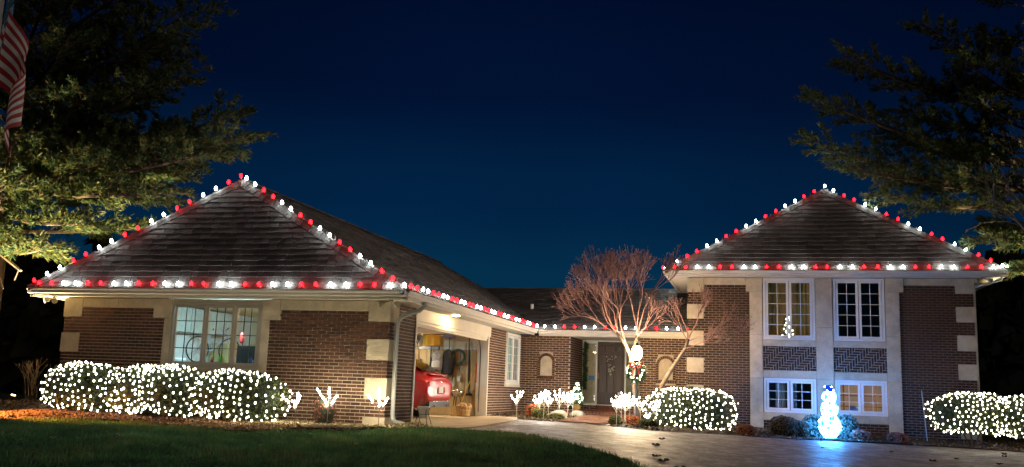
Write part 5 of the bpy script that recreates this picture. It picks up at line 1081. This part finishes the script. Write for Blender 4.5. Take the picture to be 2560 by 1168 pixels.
# bushel basket, grill
bx_, by_ = -.50, 6.55; t_ = thing('bushel_basket', 'wooden bushel basket on the garage floor', 'basket', (bx_, by_, FLR)); rr = random.Random(2)
for k in range(16):
    a = 6.283 * k / 16; q = MB(); ca, sa = math.cos(a), math.sin(a); q.hexa([(bx_ + (r + dr_) * ca - w * sa, by_ + (r + dr_) * sa + w * ca, FLR + z) for z, r in ((0.01, .145), (.27, .205)) for dr_, w in ((0, -.028), (.006, -.028), (.006, .028), (0, .028))]); q.build('basket_slat', m_wood_h, t_)
for z, r in ((.05, .165), (.16, .19), (.26, .215)):
    q = MB(); q.lathe([(r - .004, -.018), (r + .006, -.018), (r + .006, .018), (r - .004, .018)], (bx_, by_, FLR + z), 20); q.build('hoop', m_wood_h, t_)
q = MB()
for k in range(9): q.ball((bx_ + rr.uniform(-.12, .12), by_ + rr.uniform(-.12, .12), FLR + .25 + rr.uniform(0, .06)), .06, 7, 5)
q.build('contents', mat('burlap', (.38, .25, .14), .9, .2, 20), t_, True)
t_ = thing('kettle_grill', 'small silver kettle grill on a dark stand', 'grill', (-.80, 6.85, FLR)); q = MB(); q.lathe([(.06, .48), (.16, .52), (.19, .62), (.195, .63), (.18, .68), (.08, .70)], (-.80, 6.85, FLR), 16); q.build('bowl', m_chr, t_, True)
for k in range(3): a = k * 2.09; q = MB(); q.tube([(-.80 + .08 * math.cos(a), 6.85 + .08 * math.sin(a), FLR + .52), (-.80 + .17 * math.cos(a), 6.85 + .17 * math.sin(a), FLR)], .012, 5); q.build('leg', m_blk, t_)
# front half of the garage, seen through the window
t_ = thing('workbench', 'dark workbench under the garage window', 'workbench', (-3.4, .55, FLR)); q = MB(); q.box(-4.3, -2.4, .25, .85, .86, .91); q.build('bench_top', m_blu, t_)
for x in (-4.25, -2.5):
    for y in (.3, .8): q = MB(); q.box(x, x + .06, y - .03, y + .03, FLR, .86); q.build('leg', m_dark, t_)
for k, (x, y, h, r, cl) in enumerate(((-4.15, .5, .16, .035, (.6, .08, .08)), (-4.02, .6, .2, .04, (.1, .5, .12)), (-3.9, .5, .22, .035, (.7, .7, .1)), (-3.75, .6, .14, .04, (.1, .4, .2)), (-3.62, .5, .24, .03, (.7, .75, .75)), (-3.3, .6, .18, .05, (.05, .1, .3)), (-3.05, .5, .2, .045, (.55, .6, .62)))):
    q = MB(); q.lathe([(r, 0), (r, h * .65), (r * .4, h * .78), (r * .4, h)], (x, y, .91), 9); cn_ = ('red', 'green', 'yellow', 'dark green', 'white', 'navy', 'grey')[k]
    tag(q.build('bottle', mat('bottle_%d' % k, cl, .35), None, True), cn_ + ' bottle on the workbench behind the garage window', 'bottle', 'bottles on the workbench')
def bicycle(c, label, col, yaw):
    t_ = thing('bicycle', label, 'bicycle', c); M_ = Matrix.Rotation(yaw, 3, 'Z'); P_ = lambda x, z: Vector(c) + M_ @ Vector((x, 0, z)); m = mat('bike_' + label[:4], col, .4)
    for x in (-.5, .5):
        q = MB(); n = 28; q.tube([P_(x + .33 * math.cos(6.283 * k / n), .33 * math.sin(6.283 * k / n)) for k in range(n + 1)], .018, 5, False); w_ = q.build('wheel', m_blk, t_, True); q = MB()
        for k in range(12): a = 6.283 * k / 12; q.tube([P_(x, 0), P_(x + .32 * math.cos(a), .32 * math.sin(a))], .004, 3, False)
        q.build('spokes', m_chr, w_)
    q = MB()
    for a, b in (((-.5, 0), (-.08, -.02)), ((-.08, -.02), (-.2, .5)), ((-.5, 0), (-.17, .4)), ((-.17, .4), (.36, .45)), ((-.08, -.02), (.38, .4)), ((.5, 0), (.34, .55))): q.tube([P_(*a), P_(*b)], .018, 6)
    q.build('frame', m, t_); q = MB(); q.obox(P_(-.22, .53), M_ @ Vector((.13, 0, .01)), M_ @ Vector((0, .05, 0)), (0, 0, .025)); q.build('saddle', m_blk, t_); q = MB(); q.tube([P_(.34, .55), P_(.42, .62)], .014, 5); q.build('handlebar', m_blk, t_)
bicycle((-6.95, 4.9, 1.35), 'grey bicycle hung on the end wall inside the garage', (.32, .36, .42), 1.2)
for i, (x, y, z, w, h, cl, lab) in enumerate(((-5.6, 1.1, FLR + .0, .6, .42, (.05, .14, .42), 'blue tub at the bottom of the stack in the garage window'), (-5.58, 1.1, FLR + .43, .58, .38, (.12, .30, .55), 'pale blue tub in the middle of the stack in the garage window'), (-5.62, 1.12, FLR + .82, .55, .36, (.62, .68, .70), 'clear white tub on top of the stack in the garage window'), (-4.85, 1.5, FLR, .5, .5, (.30, .20, .10), 'brown carton beside the tub stack in the garage'), (-4.88, 1.5, FLR + .51, .46, .36, (.05, .25, .30), 'teal tub on the brown carton in the garage'))):
    q = MB(); q.hexa([(x + sx_ * w * k_ / 2, y + sy_ * w * .35 * k_, z + zz_) for zz_, k_ in ((0, .86), (h * .9, 1.0)) for sx_, sy_ in ((-1, -1), (1, -1), (1, 1), (-1, 1))]); t_ = thing('storage_tub', lab, 'tub', (x, y, z), 'tubs behind the garage window'); q.build('tub', mat('tub_%d' % i, cl, .45, .1), t_); q = MB(); q.box(x - w * .52, x + w * .52, y - w * .37, y + w * .37, z + h * .9, z + h); q.build('lid', mat('tub_lid_%d' % i, tuple(min(1, v * 1.4 + .03) for v in cl), .45, .1), t_)
t_ = thing('wall_cabinet', 'pale upper cabinets on the garage end wall', 'cabinet', (-7.1, 4.5, 1.9))
for k in range(4): q = MB(); q.box(-7.29, -6.95, 3.0 + k * .8, 3.78 + k * .8, 1.75, 2.35); d_ = q.build('cabinet_box', mat('teal_grey_cabinet', (.38, .46, .44), .6), t_)
t_ = thing('storage_locker', 'tan wooden locker in the garage', 'locker', (-6.9, 6.2, FLR)); q = MB(); q.box(-7.28, -6.7, 5.2, 6.9, FLR, 1.55); q.build('case', m_ply, t_)
for k in range(2): q = MB(); q.box(-6.69, -6.67, 5.23 + k * .84, 6.03 + k * .84, FLR + .05, 1.5); q.build('locker_door', mat('amber_wood', (.48, .28, .08), .5, .2, 4), t_)
t_ = thing('office_chair', 'dark office chair behind the workbench', 'chair', (-4.3, 2.0, FLR)); q = MB(); q.box(-4.62, -4.02, 2.2, 2.28, .75, 1.38); q.build('backrest', m_blkf, t_); q = MB(); q.box(-4.6, -4.04, 1.75, 2.25, .42, .5); q.build('seat', m_blkf, t_); q = MB(); q.tube([(-4.32, 2.0, FLR), (-4.32, 2.0, .42)], .03, 6); q.build('leg', m_blk, t_)
q = MB(); q.lathe([(.03, 0), (.06, .05), (.05, .22), (.02, .26)], (-4.75, 2.6, 1.45), 8); tag(q.build('red_stocking', m_red, None, True), 'red bag hanging inside the garage window', 'bag')
# lit tree in the upper window
t_ = thing('tabletop_tree', 'tiny lighted tree between the gold curtains', 'christmas tree', (7.72, YR + .45, 2.12)); q = MB(); rr = random.Random(6)
for k in range(90):
    z = rr.random(); r = .16 * (1 - z) + .01; a = rr.random() * 6.283; sprigs(q, rr, Vector((7.72 + r * math.cos(a), YR + .42 + r * math.sin(a), 2.16 + z * .75)), 5, .08)
q.build('needles', m_pine, t_)
for k in range(20): z = k / 20; r = .17 * (1 - z) + .02; a = k * 2.4; link('bulb', me_mini[1], t_, (7.72 + r * math.cos(a), YR + .40 + r * math.sin(a) * .6, 2.2 + z * .7))
# white pot on a wire stand by the garage pier
wx, wy = .30, 1.35; wz = g(wx, wy) + .03; t_ = thing('pot_stand', 'black wire plant stand by the garage pier', 'plant stand', (wx, wy, wz)); 
for k in range(4):
    a = .8 + k * 1.571; q = MB(); q.tube([(wx + .19 * math.cos(a), wy + .19 * math.sin(a), wz), (wx + .11 * math.cos(a), wy + .11 * math.sin(a), wz + .22), (wx + .13 * math.cos(a), wy + .13 * math.sin(a), wz + .30)], .007, 5); q.build('leg', m_blk, t_)
q = MB(); n = 16; q.tube([(wx + .118 * math.cos(6.283 * k / n), wy + .118 * math.sin(6.283 * k / n), wz + .2) for k in range(n + 1)], .006, 4, False); q.build('hoop', m_blk, t_)
t_ = thing('flower_pot', 'white flower pot with a withered plant', 'flower pot', (wx, wy, wz + .12)); q = MB(); q.lathe([(.075, .12), (.115, .33), (.125, .33), (.125, .36), (.11, .36), (.10, .32)], (wx, wy, wz), 14); q.build('pot', m_white, t_, True); q = MB(); rr = random.Random(1)
for k in range(7): bare(q, rr, Vector((wx + rr.uniform(-.05, .05), wy + rr.uniform(-.05, .05), wz + .33)), Vector((rr.uniform(-.5, .5), rr.uniform(-.3, .3), 1)).normalized(), .1, .004, 1, .1, .6, (1, 2), .003)
q.tube([(wx - .11, wy, wz + .34), (wx - .02, wy, wz + .62), (wx + .01, wy, wz + .63), (wx + .11, wy, wz + .34)], .004, 4); q.build('withered_stem', m_dtwig, t_)
# low garden lights at the pine end
px2, py2 = -7.7, -2.75; pz2 = g(px2, py2) + .03; t_ = thing('path_light', 'short hooded orange post light at the pine end of the mulch bed', 'path light', (px2, py2, pz2)); q = MB(); q.tube([(px2, py2, pz2 - .08), (px2, py2, pz2 + .66)], .016, 6); q.build('stem', m_blk, t_); q = MB(); q.lathe([(.030, .565), (.035, .60), (.02, .62)], (px2, py2, pz2), 10); q.build('lens', emit('orange_path_glow', (1.0, .33, .05), 12.0), t_, True); q = MB(); q.lathe([(.13, .615), (.128, .625), (.03, .69)], (px2, py2, pz2), 14); q.build('hood', m_blk, t_)
pl_ = bpy.data.lights.new('path_beam', 'SPOT'); pl_.energy = 3600; pl_.color = (1.0, .30, .05); pl_.spot_size = math.radians(56); pl_.spot_blend = .5; pl_.shadow_soft_size = .03; po_ = bpy.data.objects.new('path_beam', pl_); COL.objects.link(po_); po_.parent = t_; po_.location = (.05, 0, .55); po_.rotation_euler = (-Vector((1.55, .50, -.72))).to_track_quat('Z', 'Y').to_euler()
sx2, sy2 = -12.0, .35; sz2 = g(sx2, sy2); t_ = thing('landscape_spotlight', 'small spotlight on the ground aimed up into the tall pine', 'spotlight', (sx2, sy2, sz2)); dv = Vector((5.4, .4, 5.2)).normalized(); q = MB(); a_ = Vector((sx2, sy2, sz2 + .1)); q.tube([a_ - Vector((0, 0, .12)), a_, a_ + dv * .03, a_ + dv * .15], [.01, .02, .05, .055], 10); q.build('housing', m_blk, t_); q = MB(); q.tube([a_ + dv * .152, a_ + dv * .156], .048, 10); q.build('lens', emit('spot_lens_glow', (1, .75, .35), 20), t_)
sd_ = bpy.data.lights.new('spot_beam', 'SPOT'); sd_.energy = 5000; sd_.color = (1.0, .74, .34); sd_.spot_size = math.radians(80); sd_.spot_blend = .6; sd_.shadow_soft_size = .05; so_ = bpy.data.objects.new('spot_beam', sd_); COL.objects.link(so_); so_.parent = t_; so_.location = a_ + dv * .18 - Vector(t_.location); so_.rotation_euler = (-dv).to_track_quat('Z', 'Y').to_euler()

for sx3, sy3, dv, en, lab in ((15.1, 9.95, (-.9, -.1, 5.5), 7000, 'added spotlight aimed up into the dark evergreen'), (-9.15, .55, (1.5, .1, 5.2), 8000, 'added spotlight beside the garage end wall aimed up at the pine boughs')):  # extra spotlights added to brighten the evergreen and the pine boughs
    sz3 = g(sx3, sy3) + .02; t_ = thing('landscape_spotlight', lab, 'spotlight', (sx3, sy3, sz3)); dv = Vector(dv).normalized(); q = MB(); a_ = Vector((sx3, sy3, sz3 + .1)); q.tube([a_ - Vector((0, 0, .12)), a_, a_ + dv * .03, a_ + dv * .15], [.01, .02, .05, .055], 10); q.build('housing', m_blk, t_); q = MB(); q.tube([a_ + dv * .152, a_ + dv * .156], .048, 10); q.build('lens', MATS['spot_lens_glow'], t_)
    sd3 = bpy.data.lights.new('spot_beam', 'SPOT'); sd3.energy = en; sd3.color = (1.0, .78, .38); sd3.spot_size = math.radians(80 if sx3 < 0 else 46); sd3.spot_blend = .6; sd3.shadow_soft_size = .05; so3 = bpy.data.objects.new('spot_beam', sd3); COL.objects.link(so3); so3.parent = t_; so3.location = a_ + dv * .18 - Vector(t_.location); so3.rotation_euler = (-dv).to_track_quat('Z', 'Y').to_euler()

# ================================================================ SMALL GROUND COVER
rr = random.Random(5); mb = MB(); n = 0
while n < 115000:
    x, y = rr.uniform(-10, 6.2), rr.uniform(-8.6, .5)
    if not in_lawn(x + rr.uniform(-.09, .09), y + rr.uniform(-.09, .09)): continue
    dn = noise.noise((x * .8, y * .8, 1)); n += 1; z = gl(x, y); d2 = noise.noise((x * 4.5, y * 4.5, 7)); h = rr.uniform(.03, .075) * (1 + .45 * dn + .45 * d2); a = rr.random() * 6.283; w = rr.uniform(.005, .011); lx_, ly_ = rr.uniform(-.03, .03), rr.uniform(-.03, .03)
    mb.tone = min(1, max(0, .42 + .45 * dn + .3 * d2 + rr.uniform(-.3, .3))); mb.add([(x - w * math.cos(a), y - w * math.sin(a), z - .005), (x + w * math.cos(a), y + w * math.sin(a), z - .005), (x + lx_, y + ly_, z + h)], [(0, 1, 2)])
m_grass = toned('grass_blades', [(.022, .070, .032), (.042, .115, .046), (.070, .150, .056), (.11, .165, .064), (.20, .19, .09)], .75, 2, bump=0, trans=.6); stuff(mb.build('grass', m_grass, None), 'short lawn grass')
m_lit = toned('leaf_litter', [(.20, .13, .06), (.34, .26, .13), (.48, .40, .24), (.14, .09, .05), (.56, .48, .32)], .85, 20, bump=0); m_chip = toned('bark_chips', [(.06, .034, .020), (.11, .065, .036), (.17, .105, .06), (.05, .032, .022), (.24, .17, .10)], .9, 20, bump=0)
def litter(name, test, box, num, size, m, seed, lab, zl=.035):
    rr = random.Random(seed); mb = MB(); k = 0; tries = 0
    while k < num and tries < num * 20:
        tries += 1; x, y = rr.uniform(box[0], box[1]), rr.uniform(box[2], box[3])
        if not test(x, y): continue
        k += 1; a = rdir(rr, .35); u = a.orthogonal().normalized(); u.rotate(Matrix.Rotation(rr.random() * 6.28, 3, a)); v = a.cross(u); s_ = size * rr.uniform(.5, 1.4); p = Vector((x, y, gl(x, y) + zl + rr.uniform(0, .012))); mb.tone = rr.random()
        b = [p - u * s_, p - v * s_ * .6, p + u * s_, p + v * s_ * .6, p + a * s_ * .3]; mb.add(b, [(0, 1, 4), (1, 2, 4), (2, 3, 4), (3, 0, 4)])
    stuff(mb.build(name, m, None), lab)
litter('fallen_leaves', lambda x, y: in_bed(x, y) and x > -2.6 + rr.uniform(-.8, .5), (-3.4, .9, -2.9, 1.4), 9500, .034, m_lit, 1, 'tan leaves and chips in the garage bed')
litter('bark_chips', lambda x, y: in_bed(x, y) and x < -2.0, (-10, -2, -3.3, 1.5), 5200, .032, m_chip, 2, 'bark chips below the hedge')
litter('bed_litter', lambda x, y: in_rbed(x, y) or in_cbed(x, y), (0, 15, 4, 10.6), 5200, .034, m_chip, 3, 'bark and leaves in the house beds')
litter('bed_leaves', lambda x, y: in_rbed(x, y) or in_cbed(x, y), (0, 14, 4, 10), 700, .035, m_lit, 4, 'pale fallen leaves in the house beds')
m_dl = mat('dead_leaf', (.055, .038, .028), .85, .3, 30); m_dl2 = mat('pale_dead_leaf', (.34, .28, .22), .85, .3, 30)
def leaf(x, y, s_, m, lab, grp, z, sd):
    rr = random.Random(sd); mb = MB(); n = 9; a0 = rr.random() * 6.28; out = []
    for k in range(n * 2):
        a = a0 + 6.283 * k / (n * 2); r = s_ * (1.0 if k % 2 == 0 else .62) * rr.uniform(.75, 1.1); out.append((x + r * math.cos(a), y + r * math.sin(a) * .7, z + .008 + rr.uniform(0, .55) * s_))
    mb.add(out + [(x, y, z + .01)] + [(p[0], p[1], p[2] - .004) for p in out] + [(x, y, z + .004)], [(k, (k + 1) % (2 * n), 2 * n) for k in range(2 * n)] + [((k + 1) % (2 * n) + 2 * n + 1, k + 2 * n + 1, 4 * n + 1) for k in range(2 * n)]); tag(mb.build('fallen_leaf', m, None), lab, 'leaf', grp)
for i, (x, y, s_) in enumerate(((10.43, .8, .13), (12.1, 6.0, .07), (10.08, 2.5, .08), (11.27, 2.7, .07), (5.14, 1.4, .08), (5.24, -.6, .09), (10.7, 3.6, .05), (9.6, 4.4, .05), (5.6, -3.0, .10), (5.45, -2.5, .08), (5.9, -3.7, .11), (11.9, 5.1, .06), (8.2, 3.9, .04))): leaf(x, y, s_, m_dl, 'dark curled leaf lying on the driveway', 'leaves on the driveway', g(x, y) + .014, i)
for i, (x, y, s_) in enumerate(((-2.6, -4.3, .035), (-2.3, -4.6, .05), (-2.9, -5.3, .06), (-3.9, -5.0, .035), (1.2, -3.9, .045), (.2, -4.9, .03), (-.6, -3.6, .035), (2.6, -3.6, .05), (1.9, -2.4, .03), (.0, -3.0, .04), (3.0, -4.4, .04))): leaf(x, y, s_, m_dl2, 'pale dead leaf lying on the grass', 'leaves on the lawn', gl(x, y) + .04, 50 + i)
mb = MB(); mb.tube([(-.75, -2.42, gl(-.75, -2.42) + .05), (-.2, -2.15, gl(-.2, -2.15) + .05), (.1, -1.8, gl(.1, -1.8) + .05), (.42, -1.05, gl(.42, -1.05) + .05)], .02, 6); tag(mb.build('bed_edging', m_blk, None), 'black edging strip between lawn and gravel bed', 'edging')
